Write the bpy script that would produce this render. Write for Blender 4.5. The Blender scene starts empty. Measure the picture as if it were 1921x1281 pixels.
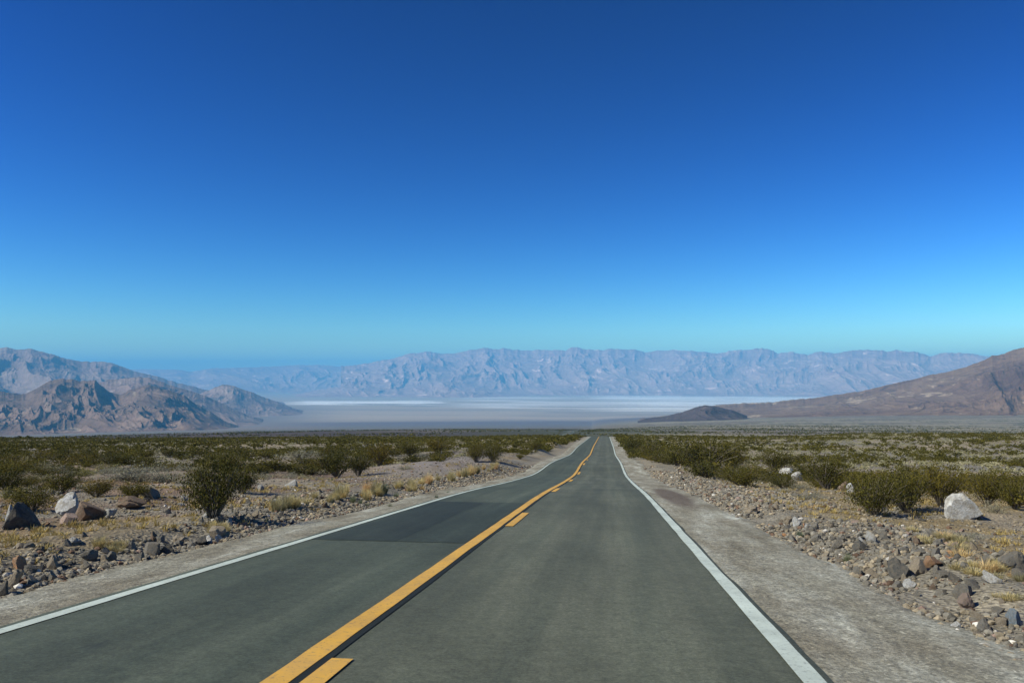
import bpy, math, random
import numpy as np
from mathutils import Vector

C = bpy.context.scene
COL = C.collection
R = math.radians
rng = np.random.default_rng(11)
F_PX, CX, CY = 1500.0, 960.5, 640.5
EYE = 1.7
PITCH = math.atan((710 - CY) / F_PX)
YAW = math.atan((1135 - CX) / F_PX)          # the camera looks a little to the left of the road

# ------------------------------------------------------------------ noise
def _h(ix, iy, s):
    n = (ix.astype(np.int64) * 374761393 + iy.astype(np.int64) * 668265263 + s * 974634777) & 0xffffffff
    n = ((n ^ (n >> 13)) * 1274126177) & 0xffffffff
    n = ((n ^ (n >> 15)) * 2246822519) & 0xffffffff
    return ((n ^ (n >> 16)) & 0xffffff) / float(0xffffff)

def vn(x, y, s=0):
    x = np.asarray(x, float); y = np.asarray(y, float)
    ix = np.floor(x); iy = np.floor(y); fx = x - ix; fy = y - iy
    fx = fx * fx * fx * (fx * (fx * 6 - 15) + 10); fy = fy * fy * fy * (fy * (fy * 6 - 15) + 10)
    a = _h(ix, iy, s); b = _h(ix + 1, iy, s); c = _h(ix, iy + 1, s); d = _h(ix + 1, iy + 1, s)
    return (a + (b - a) * fx) * (1 - fy) + (c + (d - c) * fx) * fy

def fbm(x, y, o=4, s=0, g=0.5):
    t = 0; a = 1; n = 0
    for i in range(o):
        t = t + a * vn(x * 2 ** i + 17.3 * i, y * 2 ** i - 9.1 * i, s + i); n += a; a *= g
    return t / n

def ridged(x, y, o=5, s=0, g=0.55):
    t = 0; a = 1; n = 0; w = 1
    for i in range(o):
        v = 1 - np.abs(2 * vn(x * 2.03 ** i + 31.7 * i, y * 2.03 ** i + 5.3 * i, s + i) - 1)
        v = v * v * w; w = np.clip(v * 1.6, 0.25, 1)
        t = t + a * v; n += a; a *= g
    return t / n

def ss(a, b, x):
    t = np.clip((np.asarray(x, float) - a) / (b - a), 0, 1)
    return t * t * (3 - 2 * t)

# ------------------------------------------------------------------ camera rays (used to survey where things stand on the ground)
def raydir(px, py):
    cx = (np.asarray(px, float) - CX) / F_PX; cz = (CY - np.asarray(py, float)) / F_PX
    y1 = math.cos(PITCH) - cz * math.sin(PITCH); z1 = math.sin(PITCH) + cz * math.cos(PITCH)
    x2 = cx * math.cos(YAW) - y1 * math.sin(YAW); y2 = cx * math.sin(YAW) + y1 * math.cos(YAW)
    return x2, y2, z1

def az_of(px):
    x, y, _ = raydir(px, 710.0)
    return np.arctan2(x, y)

# ------------------------------------------------------------------ terrain profile
PP = np.array([(-600, 46), (-400, 34), (0, 0), (20, -1.75), (30, -2.62), (45, -4.14), (62, -5.72), (79, -6.60), (92, -7.60), (124, -10.05),
               (155, -11.45), (200, -14.1), (250, -17.0), (295, -19.6), (330, -22.1), (400, -28.6), (470, -34.5), (600, -42.5), (760, -51.5), (1000, -64.2), (1500, -95),
               (2000, -126), (3000, -186), (5000, -300), (7000, -404), (8500, -470), (10000, -497), (12000, -500), (60000, -500)], float)
_q = np.concatenate([np.linspace(-600, 600, 2401), np.geomspace(601, 60000, 3000)])
_z = np.interp(_q, PP[:, 0], PP[:, 1])
def _smooth(q, z):
    out = z.copy()
    for off in (-1.5, -1, -0.5, 0, 0.5, 1, 1.5):
        w = np.where(q < 600, 2.4 + np.clip(q, 0, 600) * 0.022, 0.06 * q)
        out = out + np.interp(q + off * w, q, z)
    return (out - z) / 7
_z = _smooth(_q, _z)
def prof(p):
    return np.interp(p, _q, _z)
_z0 = float(prof(0.0)); _z = _z - _z0

def xc(y):                                   # the road runs straight, then swings left beyond the crest
    return -36 * ss(300, 820, y) - 22 * ss(800, 1500, y)

def ground(x, y, bumps=True):
    x = np.asarray(x, float); y = np.asarray(y, float)
    r = np.hypot(x, y) + 1e-6
    w = ss(250, 1500, r) * ss(-0.2, 0.3, y / r)
    p = y * (1 - w) + r * w
    p = np.where(y < 0, np.maximum(p, -590), p)
    z = prof(p)
    az = np.arctan2(x, np.maximum(y, 0.01 * r))
    t = az + YAW                              # 0 = camera axis
    tr = np.clip((t - 0.12) / 0.42, 0, 1.4)
    tf = np.clip((t - 0.10) / 0.44, 0, 1.3) ** 0.62
    tl = np.clip((-t + 0.05) / 0.55, 0, 1.3)
    z = z + np.clip(r, 0, 8000) / 1500 * (tr * 8 * ss(120, 300, r) * (1 - ss(400, 900, r)) + tf * (13 * ss(700, 2200, r) + 20 * ss(1500, 5000, r))) * (1 - ss(8000, 12000, r))
    z = z - np.clip(r, 0, 600) / 1500 * tl * 11 * ss(100, 300, r) * (1 - ss(500, 1500, r))
    off = np.abs(x - xc(y) + 1.87)            # from the road's middle
    m = ss(6.0, 13, off)
    if bumps:
        b = (fbm(x / 9, y / 9, 3, 5) - 0.5) * 0.55 + (fbm(x / 55, y / 55, 2, 8) - 0.5) * 2.0 * ss(12, 60, off)
        z = z + b * m * (1 - ss(2500, 6000, r))
        z = z + m * (fbm(x / 240, y / 240, 3, 12) - 0.5) * 5.0 * ss(330, 800, r) * (1 - ss(6000, 9000, r)) * ss(0, 60, off - 20)
        k = ss(5.0, 6.5, off) * (1 - ss(60, 110, r))
        z = z + k * ((fbm(x / 0.9, y / 0.9, 3, 21) - 0.45) * 0.14 + ss(5.0, 6.6, off) * (1 - ss(7.2, 9.5, off)) * 0.16)
        for (mx, my, mr, mh) in ((-13.5, 62, 5.5, 0.75), (-12.5, 74, 5, 0.7), (-16, 92, 8, 1.1), (-8.4, 118, 3.6, 1.1), (-8.9, 150, 4, 1.2), (-22, 40, 5, 0.5), (10.6, 47, 2.2, 0.35)):
            z = z + mh * np.exp(-((x - mx) ** 2 + (y - my) ** 2) / (mr * mr)) * ss(5.2, 8.0, off)
    return z - 0.02 * (1 - m)

def P(px, py, dmax=420):
    """world point where the view ray through a pixel meets the ground"""
    dx, dy, dz = raydir(px, py)
    t = np.geomspace(3, dmax, 1500)
    h = EYE + t * dz - ground(t * dx, t * dy)
    k = int(np.argmax(h < 0)) if (h < 0).any() else len(t) - 1
    tt = t[k]
    return float(tt * dx), float(tt * dy)

# ------------------------------------------------------------------ helpers
def tag(o, label=None, cat=None, group=None, kind=None):
    if label: o['label'] = label
    if cat: o['category'] = cat
    if group: o['group'] = group
    if kind: o['kind'] = kind
    return o

def mesh_np(name, V, Fq, mats, midx=None, smooth=True, attrs=None):
    V = np.ascontiguousarray(V, dtype=np.float32); Fq = np.ascontiguousarray(Fq, dtype=np.int32)
    me = bpy.data.meshes.new(name)
    n, k = Fq.shape
    me.vertices.add(len(V)); me.vertices.foreach_set('co', V.ravel())
    me.loops.add(n * k); me.loops.foreach_set('vertex_index', Fq.ravel())
    me.polygons.add(n)
    me.polygons.foreach_set('loop_start', np.arange(0, n * k, k, dtype=np.int32))
    me.polygons.foreach_set('loop_total', np.full(n, k, dtype=np.int32))
    me.polygons.foreach_set('use_smooth', np.full(n, smooth, dtype=bool))
    for m in (mats if isinstance(mats, (list, tuple)) else [mats]): me.materials.append(m)
    if midx is not None: me.polygons.foreach_set('material_index', np.ascontiguousarray(midx, dtype=np.int32))
    me.update(calc_edges=True)
    for an, av in (attrs or {}).items():
        a = me.color_attributes.new(an, 'FLOAT_COLOR', 'POINT')
        c = np.ones((len(V), 4), np.float32); c[:, :av.shape[1]] = av
        a.data.foreach_set('color', c.ravel())
    return me

def obj(name, me, parent=None, loc=(0, 0, 0)):
    o = bpy.data.objects.new(name, me); COL.objects.link(o); o.location = loc
    if parent: o.parent = parent
    return o

def grid_faces(ni, nj):
    a = np.arange(ni * nj).reshape(ni, nj)
    return np.stack([a[:-1, :-1], a[1:, :-1], a[1:, 1:], a[:-1, 1:]], -1).reshape(-1, 4)

# ------------------------------------------------------------------ materials
class NT:
    def __init__(s, name):
        s.m = bpy.data.materials.new(name); s.m.use_nodes = True
        s.t = s.m.node_tree; s.b = s.t.nodes['Principled BSDF']; s.out = s.t.nodes['Material Output']
        s.b.inputs['Roughness'].default_value = 0.9
        s.b.inputs['Specular IOR Level'].default_value = 0.2
        tc = s.t.nodes.new('ShaderNodeTexCoord'); s.co = tc.outputs['Object']
    def n(s, ty, **kw):
        nd = s.t.nodes.new(ty)
        for k, v in kw.items():
            if k.startswith('_'): setattr(nd, k[1:], v)
            else: nd.inputs[k.replace('__', ' ')].default_value = v
        return nd
    def l(s, a, b): s.t.links.new(a, b)
    def map(s, sc, co=None):
        m = s.n('ShaderNodeMapping'); m.inputs['Scale'].default_value = sc
        s.l(co or s.co, m.inputs['Vector']); return m.outputs[0]
    def noise(s, scale, det=4, rough=0.55, co=None, dist=0.0):
        nd = s.n('ShaderNodeTexNoise', Scale=scale, Detail=det, Roughness=rough, Distortion=dist)
        s.l(co or s.co, nd.inputs['Vector']); return nd.outputs['Fac']
    def vor(s, scale, out='Color', co=None, feat='F1'):
        nd = s.n('ShaderNodeTexVoronoi', Scale=scale, _feature=feat)
        s.l(co or s.co, nd.inputs['Vector']); return nd.outputs[out]
    def ramp(s, fac, stops, interp='LINEAR'):
        nd = s.n('ShaderNodeValToRGB'); e = nd.color_ramp.elements; nd.color_ramp.interpolation = interp
        while len(e) > 1: e.remove(e[-1])
        for i, (p, c) in enumerate(stops):
            c = (c, c, c) if isinstance(c, (int, float)) else c
            el = e[0] if i == 0 else e.new(p)
            el.position = p; el.color = (*c, 1)
        s.l(fac, nd.inputs['Fac']); return nd.outputs['Color']
    def mix(s, a, b, fac, mode='MIX'):
        nd = s.n('ShaderNodeMix', _data_type='RGBA', _blend_type=mode)
        for sock, v in ((nd.inputs[6], a), (nd.inputs[7], b), (nd.inputs[0], fac)):
            if hasattr(v, 'links'): s.l(v, sock)
            elif isinstance(v, (int, float)): sock.default_value = v if sock == nd.inputs[0] else (v, v, v, 1)
            else: sock.default_value = (*v, 1)
        return nd.outputs[2]
    def bump(s, h, strength=0.5, dist=0.05, prev=None):
        nd = s.n('ShaderNodeBump', Strength=strength, Distance=dist)
        s.l(h, nd.inputs['Height'])
        if prev: s.l(prev, nd.inputs['Normal'])
        return nd.outputs[0]
    def done(s, col, nrm=None):
        s.l(col, s.b.inputs['Base Color'])
        if nrm: s.l(nrm, s.b.inputs['Normal'])
        return s.m

def attr(nt, name):
    nd = nt.n('ShaderNodeAttribute'); nd.attribute_name = name; return nd.outputs['Color']

def mat_ground():
    t = NT('ground_material')
    base = attr(t, 'cover')
    cell = t.vor(14); cell2 = t.vor(38)
    v1 = t.ramp(cell, [(0, 0.45), (0.35, 0.8), (0.7, 1.1), (0.93, 1.5), (1, 2.0)])
    v2 = t.ramp(cell2, [(0, 0.55), (0.5, 1.0), (1, 1.6)])
    n = t.ramp(t.noise(1.3, 6, 0.65), [(0.25, 0.68), (0.75, 1.3)])
    n2 = t.ramp(t.noise(0.11, 5, 0.6), [(0.25, (0.75, 0.72, 0.7)), (0.5, (1, 1, 1)), (0.75, (1.25, 1.16, 1.05))])
    c = t.mix(base, v1, 0.6, 'MULTIPLY'); c = t.mix(c, v2, 0.5, 'MULTIPLY')
    c = t.mix(c, n, 0.9, 'MULTIPLY'); c = t.mix(c, n2, 0.9, 'MULTIPLY')
    nn = t.bump(t.vor(14, 'Distance'), 0.8, 0.05)
    nn = t.bump(t.noise(7, 6, 0.7), 0.7, 0.05, nn)
    return t.done(c, nn)

def mat_shoulder():
    t = NT('shoulder_gravel_material')
    st = t.noise(1.0, 6, 0.65, co=t.map((1.6, 0.22, 1)))
    c = t.ramp(st, [(0.28, (0.18, 0.16, 0.11)), (0.46, (0.285, 0.265, 0.195)), (0.58, (0.35, 0.335, 0.26)), (0.70, (0.54, 0.54, 0.44))])
    v = t.ramp(t.vor(34), [(0, 0.5), (0.5, 0.95), (0.88, 1.3), (1, 2.2)])
    c = t.mix(c, v, 0.9, 'MULTIPLY')
    c = t.mix(c, t.ramp(t.noise(0.5, 4, 0.6), [(0.3, (0.78, 0.72, 0.66)), (0.6, (1.08, 1.08, 1.08))]), 1.0, 'MULTIPLY')
    # brown scuffed patch of earth on the right shoulder
    g = t.n('ShaderNodeTexGradient', _gradient_type='SPHERICAL')
    mp = t.n('ShaderNodeMapping'); mp.inputs['Scale'].default_value = (1.35, 0.10, 0); mp.inputs['Location'].default_value = (-2.45 * 1.35, -31 * 0.10, 0)
    wob = t.mix(t.co, t.n('ShaderNodeTexNoise', Scale=1.4).outputs['Color'], 0.0)
    t.l(t.co, mp.inputs['Vector']); t.l(mp.outputs[0], g.inputs[0])
    f = t.mix(g.outputs['Color'], t.noise(2.2, 5, 0.7), 0.55, 'MULTIPLY')
    c = t.mix(c, (0.13, 0.10, 0.075), t.ramp(f, [(0.12, 0), (0.34, 0.85)]))
    c = t.mix(c, t.ramp(t.noise(1.0, 5, 0.75, co=t.map((8, 4.5, 1))), [(0.35, 0.70), (0.65, 1.32)]), 0.9, 'MULTIPLY')
    nn = t.bump(t.noise(24, 6, 0.7), 0.8, 0.03)
    nn = t.bump(t.noise(2.5, 4, 0.6), 0.5, 0.05, nn)
    return t.done(c, nn)

def mat_asphalt(name='asphalt_material', tint=(1, 1, 1)):
    t = NT(name)
    long_ = t.noise(1.0, 5, 0.6, co=t.map((2.4, 0.05, 1)))
    c = t.ramp(long_, [(0.25, (0.070, 0.081, 0.060)), (0.5, (0.094, 0.104, 0.074)), (0.75, (0.127, 0.135, 0.097))])
    blot = t.ramp(t.noise(0.45, 5, 0.62, co=t.map((1, 0.5, 1))), [(0.3, 0.74), (0.55, 1.02), (0.8, 1.2)])
    c = t.mix(c, blot, 0.9, 'MULTIPLY')
    agg = t.ramp(t.vor(110), [(0, 0.72), (0.5, 1.0), (0.93, 1.2), (1, 1.7)])
    c = t.mix(c, agg, 0.85, 'MULTIPLY')
    agg2 = t.ramp(t.noise(28, 3, 0.7), [(0.3, 0.72), (0.7, 1.28)])
    c = t.mix(c, agg2, 0.7, 'MULTIPLY')
    c = t.mix(c, t.ramp(t.noise(7, 6, 0.75), [(0.36, 0.80), (0.64, 1.18)]), 0.8, 'MULTIPLY')
    c = t.mix(c, (0.04, 0.045, 0.04), t.ramp(t.noise(1.0, 4, 0.7, co=t.map((2.2, 0.5, 1))), [(0.72, 0), (0.78, 0.6)]))
    # wheel paths worn a little paler
    sx = t.n('ShaderNodeSeparateXYZ'); t.l(t.co, sx.inputs[0])
    w = t.n('ShaderNodeMath', _operation='SINE'); mu = t.n('ShaderNodeMath', _operation='MULTIPLY'); mu.inputs[1].default_value = 3.6
    t.l(sx.outputs[0], mu.inputs[0]); t.l(mu.outputs[0], w.inputs[0])
    c = t.mix(c, t.ramp(w.outputs[0], [(0, 0.93), (1, 1.08)]), 1.0, 'MULTIPLY')
    mr = t.n('ShaderNodeMapRange'); mr.inputs[1].default_value = -2.6; mr.inputs[2].default_value = -2.0; t.l(sx.outputs[0], mr.inputs[0])
    c = t.mix(c, t.mix((0.82, 0.87, 0.82), (1.17, 1.13, 1.05), mr.outputs[0]), 1.0, 'MULTIPLY')
    # thin sealed cracks
    e = t.n('ShaderNodeTexVoronoi', Scale=0.16, _feature='DISTANCE_TO_EDGE'); 
    t.l(t.mix(t.map((1, 0.8, 1)), t.n('ShaderNodeTexNoise', Scale=0.9, Detail=5).outputs['Color'], 0.12), e.inputs['Vector'])
    cr = t.ramp(e.outputs['Distance'], [(0, 1), (0.0022, 0)])
    gate = t.ramp(t.noise(0.09, 2), [(0.58, 0), (0.64, 0.35)])
    c = t.mix(c, (0.04, 0.045, 0.045), t.mix(cr, gate, 1.0, 'MULTIPLY'))
    c = t.mix(c, tint, 1.0, 'MULTIPLY')
    t.b.inputs['Roughness'].default_value = 0.8
    t.b.inputs['Specular IOR Level'].default_value = 0.3
    nn = t.bump(t.noise(70, 4, 0.7), 0.35, 0.008)
    return t.done(c, nn)

def mat_paint(name, col, dirt, wear=0.5):
    t = NT(name)
    c = t.mix(col, dirt, t.ramp(t.noise(3.2, 6, 0.7), [(0.36, 0), (0.72, 0.7)]))
    c = t.mix(c, (0.10, 0.11, 0.10), t.ramp(t.noise(22, 5, 0.75), [(0.55, 0), (0.66, wear)]))
    c = t.mix(c, t.ramp(t.noise(0.6, 3), [(0.3, 0.86), (0.7, 1.08)]), 1.0, 'MULTIPLY')
    t.b.inputs['Roughness'].default_value = 0.7
    return t.done(c, t.bump(t.noise(70, 3, 0.7), 0.3, 0.006))

def mat_rock(name, c1, c2, c3=None):
    t = NT(name)
    oi = t.n('ShaderNodeObjectInfo')
    ad = t.n('ShaderNodeVectorMath', _operation='ADD'); t.l(t.co, ad.inputs[0]); t.l(oi.outputs['Location'], ad.inputs[1])
    n = t.noise(5, 6, 0.68, co=ad.outputs[0], dist=0.4)
    st = [(0.3, c1), (0.62, c2)] + ([(0.78, c3)] if c3 else [])
    c = t.ramp(n, st)
    c = t.mix(c, t.ramp(oi.outputs['Random'], [(0, 0.75), (1, 1.25)]), 1.0, 'MULTIPLY')
    c = t.mix(c, t.ramp(t.noise(34, 4, 0.7), [(0.35, 0.75), (0.65, 1.18)]), 0.7, 'MULTIPLY')
    c = t.mix(c, (0.27, 0.22, 0.15), t.ramp(t.noise(2.2, 5, 0.7, co=ad.outputs[0]), [(0.42, 0.1), (0.66, 0.75)]))
    return t.done(c, t.bump(t.noise(14, 6, 0.7), 0.7, 0.10))

def mat_gravel():
    t = NT('loose_stone_material')
    c = attr(t, 'tone')
    c = t.mix(c, t.ramp(t.noise(30, 4, 0.7), [(0.3, 0.75), (0.7, 1.2)]), 0.8, 'MULTIPLY')
    return t.done(c, t.bump(t.noise(40, 4, 0.7), 0.4, 0.02))

def mat_leaf(name, c1, c2, trans=0.25, sc=1.1, use_obj=True):
    t = NT(name)
    if use_obj:
        oi = t.n('ShaderNodeObjectInfo')
        ad = t.n('ShaderNodeVectorMath', _operation='ADD'); t.l(t.co, ad.inputs[0]); t.l(oi.outputs['Location'], ad.inputs[1])
        co = ad.outputs[0]
    else: co = t.co
    n = t.noise(sc, 4, 0.65, co=co)
    c = t.ramp(n, [(0.3, c1), (0.6, c2), (0.78, (c2[0] * 1.25, c2[1] * 1.02, c2[2] * 1.3))])
    c = t.mix(c, t.ramp(t.noise(24, 3, 0.7), [(0.3, 0.65), (0.7, 1.35)]), 0.9, 'MULTIPLY')
    if use_obj: c = t.mix(c, t.ramp(oi.outputs['Random'], [(0, (0.7, 0.75, 0.8)), (0.5, (1.0, 1.0, 1.0)), (0.8, (1.3, 1.25, 1.1)), (1, (1.45, 1.18, 1.2))]), 1.0, 'MULTIPLY')
    d = t.n('ShaderNodeBsdfTranslucent'); t.l(c, d.inputs[0])
    mx = t.n('ShaderNodeMixShader'); mx.inputs[0].default_value = trans
    t.l(c, t.b.inputs['Base Color']); t.l(t.b.outputs[0], mx.inputs[1]); t.l(d.outputs[0], mx.inputs[2]); t.l(mx.outputs[0], t.out.inputs[0])
    return t.m

def mat_mountain(name, stops, pale, pale_at=0.66, sc=1.0, bump=1.0, dark=None, bed=(1, 1, 2.2)):
    t = NT(name)
    n = t.noise(0.0011 * sc, 8, 0.62, co=t.map(bed), dist=0.6)
    c = t.ramp(n, stops)
    n2 = t.noise(0.0023 * sc, 7, 0.66, co=t.map((1, 0.7, 3.4)), dist=1.2)
    c = t.mix(c, pale, t.ramp(n2, [(pale_at, 0), (pale_at + 0.05, 0.8)]))
    if dark:
        n4 = t.noise(0.0031 * sc, 7, 0.66, co=t.map((1.3, 0.9, 2.0)), dist=0.9)
        c = t.mix(c, dark, t.ramp(n4, [(0.56, 0), (0.63, 0.85)]))
    n3 = t.noise(0.012 * sc, 6, 0.7)
    c = t.mix(c, t.ramp(n3, [(0.3, 0.72), (0.7, 1.28)]), 0.9, 'MULTIPLY')
    nn = t.bump(t.noise(0.004 * sc, 9, 0.62), 1.0, 120 * bump / sc)
    t.b.inputs['Roughness'].default_value = 1.0; t.b.inputs['Specular IOR Level'].default_value = 0.0
    return t.done(c, nn)

M_ground = mat_ground(); M_sh = mat_shoulder(); M_asph = mat_asphalt()
M_patch = mat_asphalt('dark_patch_material', (0.46, 0.50, 0.55)); M_patch2 = mat_asphalt('newer_patch_material', (0.60, 0.64, 0.67))
M_seal = mat_asphalt('black_sealant_material', (0.17, 0.19, 0.2))
M_white = mat_paint('white_paint', (0.60, 0.66, 0.56), (0.42, 0.46, 0.39), 0.55)
M_yellow = mat_paint('yellow_paint', (0.72, 0.40, 0.065), (0.50, 0.30, 0.10), 0.6)
ROCK = {
    'grey': mat_rock('grey_rock', (0.14, 0.13, 0.11), (0.26, 0.245, 0.205), (0.40, 0.38, 0.33)),
    'tan': mat_rock('tan_rock', (0.24, 0.19, 0.13), (0.42, 0.35, 0.25)),
    'dark': mat_rock('dark_rock', (0.05, 0.055, 0.055), (0.11, 0.11, 0.10)),
    'brown': mat_rock('brown_rock', (0.12, 0.075, 0.05), (0.22, 0.14, 0.09)),
    'white': mat_rock('white_rock', (0.30, 0.30, 0.27), (0.66, 0.65, 0.60), (0.76, 0.75, 0.70)),
    'orange': mat_rock('orange_rock', (0.46, 0.22, 0.10), (0.62, 0.36, 0.20)),
    'pink': mat_rock('pink_rock', (0.30, 0.20, 0.16), (0.45, 0.33, 0.27)),
    'blue-grey': mat_rock('blue_grey_rock', (0.14, 0.19, 0.22), (0.26, 0.32, 0.35)),
}
M_gravel = mat_gravel()
M_creo = mat_leaf('creosote_leaf', (0.045, 0.043, 0.007), (0.115, 0.098, 0.015), 0.15)
M_creo_far = mat_leaf('creosote_scrub_leaf', (0.056, 0.052, 0.008), (0.132, 0.112, 0.018), 0.2, 0.35, False)
M_stem = mat_rock('grey_stem', (0.10, 0.085, 0.06), (0.2, 0.17, 0.13))
M_pale = mat_leaf('pale_shrub_twig', (0.26, 0.24, 0.15), (0.40, 0.37, 0.25), 0.2)
M_pale_far = mat_leaf('pale_scrub_twig', (0.22, 0.20, 0.10), (0.42, 0.38, 0.21), 0.15, 0.3, False)
M_straw = mat_leaf('dry_straw', (0.36, 0.29, 0.12), (0.50, 0.42, 0.21), 0.25)
M_yshrub = mat_leaf('yellow_shrub_twig', (0.22, 0.20, 0.05), (0.36, 0.32, 0.09), 0.2)
M_green = mat_leaf('grey_green_herb', (0.10, 0.13, 0.08), (0.17, 0.20, 0.11), 0.25)
M_straw_far = mat_leaf('dry_grass_blade', (0.30, 0.22, 0.07), (0.48, 0.36, 0.13), 0.2, 0.5, False)

# ------------------------------------------------------------------ the ground sheet
def build_ground():
    az = np.concatenate([np.arange(-180, -46, 4.0), np.arange(-46, 34, 0.115), np.arange(34, 180, 4.0)])
    az = np.radians(az); na = len(az)
    r = np.geomspace(0.5, 41000, 900); nr = len(r)
    A, Rr = np.meshgrid(az, r, indexing='ij')
    X = Rr * np.sin(A); Y = Rr * np.cos(A)
    Z = ground(X, Y)
    rr = Rr
    # ---- what covers the ground (its own colour)
    def c3(*v): return np.array(v, float)
    col = np.zeros(X.shape + (3,))
    col[:] = c3(0.30, 0.25, 0.175)
    n1 = fbm(X / 14, Y / 14, 4, 31); n2 = fbm(X / 4, Y / 4, 4, 37); n3 = fbm(X / 700, Y / 700, 5, 41); n4 = fbm(X / 2500, Y / 900, 5, 47)
    def mixc(c, m): 
        m = np.clip(m, 0, 1)[..., None]
        return col * (1 - m) + np.array(c) * m
    near = 1 - ss(300, 420, rr)
    col = mixc((0.24, 0.215, 0.165), ss(0.42, 0.62, n1) * near)
    side = X + 1.87
    # the stony verges are greyer, reddish gravel further off on the left
    col = mixc((0.26, 0.23, 0.17), near * (1 - ss(9, 13, np.abs(side))) * 0.8)
    col = mixc((0.21, 0.135, 0.085), near * (side < 0) * ss(0.42, 0.56, n2) * ss(6.6, 9, -side) * (1 - ss(50, 110, rr)) * 0.75)
    col = mixc((0.17, 0.10, 0.075), near * np.exp(-(((X + 21) / 4.5) ** 2 + ((Y - 50) / 9) ** 2)) * 1.1)
    col = mixc((0.23, 0.205, 0.185), near * np.exp(-(((X + 13.5) / 4.5) ** 2 + ((Y - 68) / 16) ** 2)) * 1.3)
    col = mixc((0.30, 0.22, 0.10), near * ss(0.44, 0.56, fbm(X / 3, Y / 3, 4, 77)) * (side > 0) * ss(6.2, 8, side) * (1 - ss(40, 60, rr)) * 0.75)
    col = mixc((0.27, 0.20, 0.10), near * ss(0.52, 0.64, fbm(X / 2.5, Y / 4, 4, 79)) * (side < 0) * ss(5.6, 6.6, -side) * (1 - ss(9, 12, -side)) * 0.6)
    # beyond the crest: desert pavement, dark to the left, paler fan to the right
    t = A + YAW
    far = ss(330, 500, rr)
    dark = np.array((0.085, 0.062, 0.052))
    base_far = mixc((0.15, 0.125, 0.095), far)
    col = base_far
    lm = ss(0.16, -0.02, t)
    lm = 1 - ss(-0.02, 0.16, t)
    col = mixc((0.075, 0.058, 0.048), far * lm * (1 - ss(1500, 2600, rr + 1500 * (n3 - 0.5))) * ss(0.3, 0.45, n3 + 0.05))
    col = mixc((0.16, 0.145, 0.12), lm * ss(1900, 3000, rr + 1500 * (n3 - 0.5)))
    rm = ss(0.05, 0.2, t)
    col = mixc((0.26, 0.225, 0.15), far * rm)
    col = mixc((0.13, 0.10, 0.08), rm * far * ss(0.55, 0.62, fbm(X / 1500, Y / 350, 4, 53)) * 0.5)
    # small dark bushes far away: speckle that belongs to the ground cover
    sp = vn(X / 7, Y / 9, 61) * vn(X / 60 + 3, Y / 60, 62)
    col = mixc((0.055, 0.058, 0.02), far * (1 - ss(2500, 6000, rr)) * ss(0.30, 0.42, sp) * 0.7 * np.maximum(rm, 0.45))
    mid = np.exp(-((t - 0.08) / 0.12) ** 2)
    col = mixc((0.06, 0.07, 0.03), mid * ss(500, 700, rr) * (1 - ss(1200, 2500, rr)) * 0.75)
    vf = ss(5500, 8500, rr)
    col = mixc((0.165, 0.125, 0.105), vf)
    col = mixc((0.44, 0.345, 0.235), ss(8600, 10200, rr + 900 * (n4 - 0.5)))
    col = mixc((0.28, 0.225, 0.17), ss(9000, 10500, rr) * ss(0.53, 0.66, n4) * (1 - ss(15000, 19000, rr)) * 0.6)
    am = 1 - ss(float(az_of(470)), float(az_of(680)), A + 0.03 * (n4 - 0.5))
    col = mixc((0.215, 0.168, 0.13), am * ss(3500, 6000, rr) * (1 - ss(13500, 17500, rr)))
    # salt pans
    def blob(px0, px1, r0, r1, sa=0.02, sr=0.08):
        a0 = float(az_of(px0)); a1 = float(az_of(px1))
        wob = (fbm(X / 2600, Y / 500, 5, 91) - 0.5)
        wob2 = (fbm(X / 1200, Y / 1200, 5, 93) - 0.5)
        rw = rr * (1 + 0.22 * wob); aw = A + 0.07 * wob2
        return ss(a0 - sa, a0 + sa, aw) * (1 - ss(a1 - sa, a1 + sa, aw)) * ss(r0 * (1 - sr), r0 * (1 + sr), rw) * (1 - ss(r1 * (1 - sr), r1 * (1 + sr), rw))
    strk = ss(0.38, 0.58, fbm(X / 3800, Y / 420, 5, 97))
    salt = blob(545, 790, 16400, 18600, 0.03, 0.03) * (0.8 + 0.2 * strk)
    salt = np.maximum(salt, blob(700, 830, 16200, 17200, 0.02, 0.02) * 0.8)
    salt = np.maximum(salt, blob(1150, 1540, 12800, 24000, 0.07, 0.10) * (0.25 + 0.5 * strk))
    salt = np.maximum(salt, blob(1110, 1560, 19800, 23200, 0.04, 0.03) * (0.35 + 0.65 * strk))
    salt = np.maximum(salt, blob(860, 1230, 13500, 21500, 0.05, 0.05) * 0.42 * strk)
    col = mixc((0.97, 0.93, 0.84), np.clip(salt * 1.25, 0, 1))
    V = np.stack([X, Y, Z], -1).reshape(-1, 3)
    Fq = grid_faces(na, nr)
    a = np.arange(na * nr).reshape(na, nr)          # close the seam and the middle
    seam = np.stack([a[-1, :-1], a[0, :-1], a[0, 1:], a[-1, 1:]], -1)
    Fq = np.concatenate([Fq, seam])[:, ::-1]
    me = mesh_np('ground', V, Fq, M_ground, attrs={'cover': col.reshape(-1, 3)})
    o = obj('ground', me); tag(o, 'stony tan desert plain sloping down to the pale valley floor', 'ground', kind='structure')
build_ground()

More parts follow.
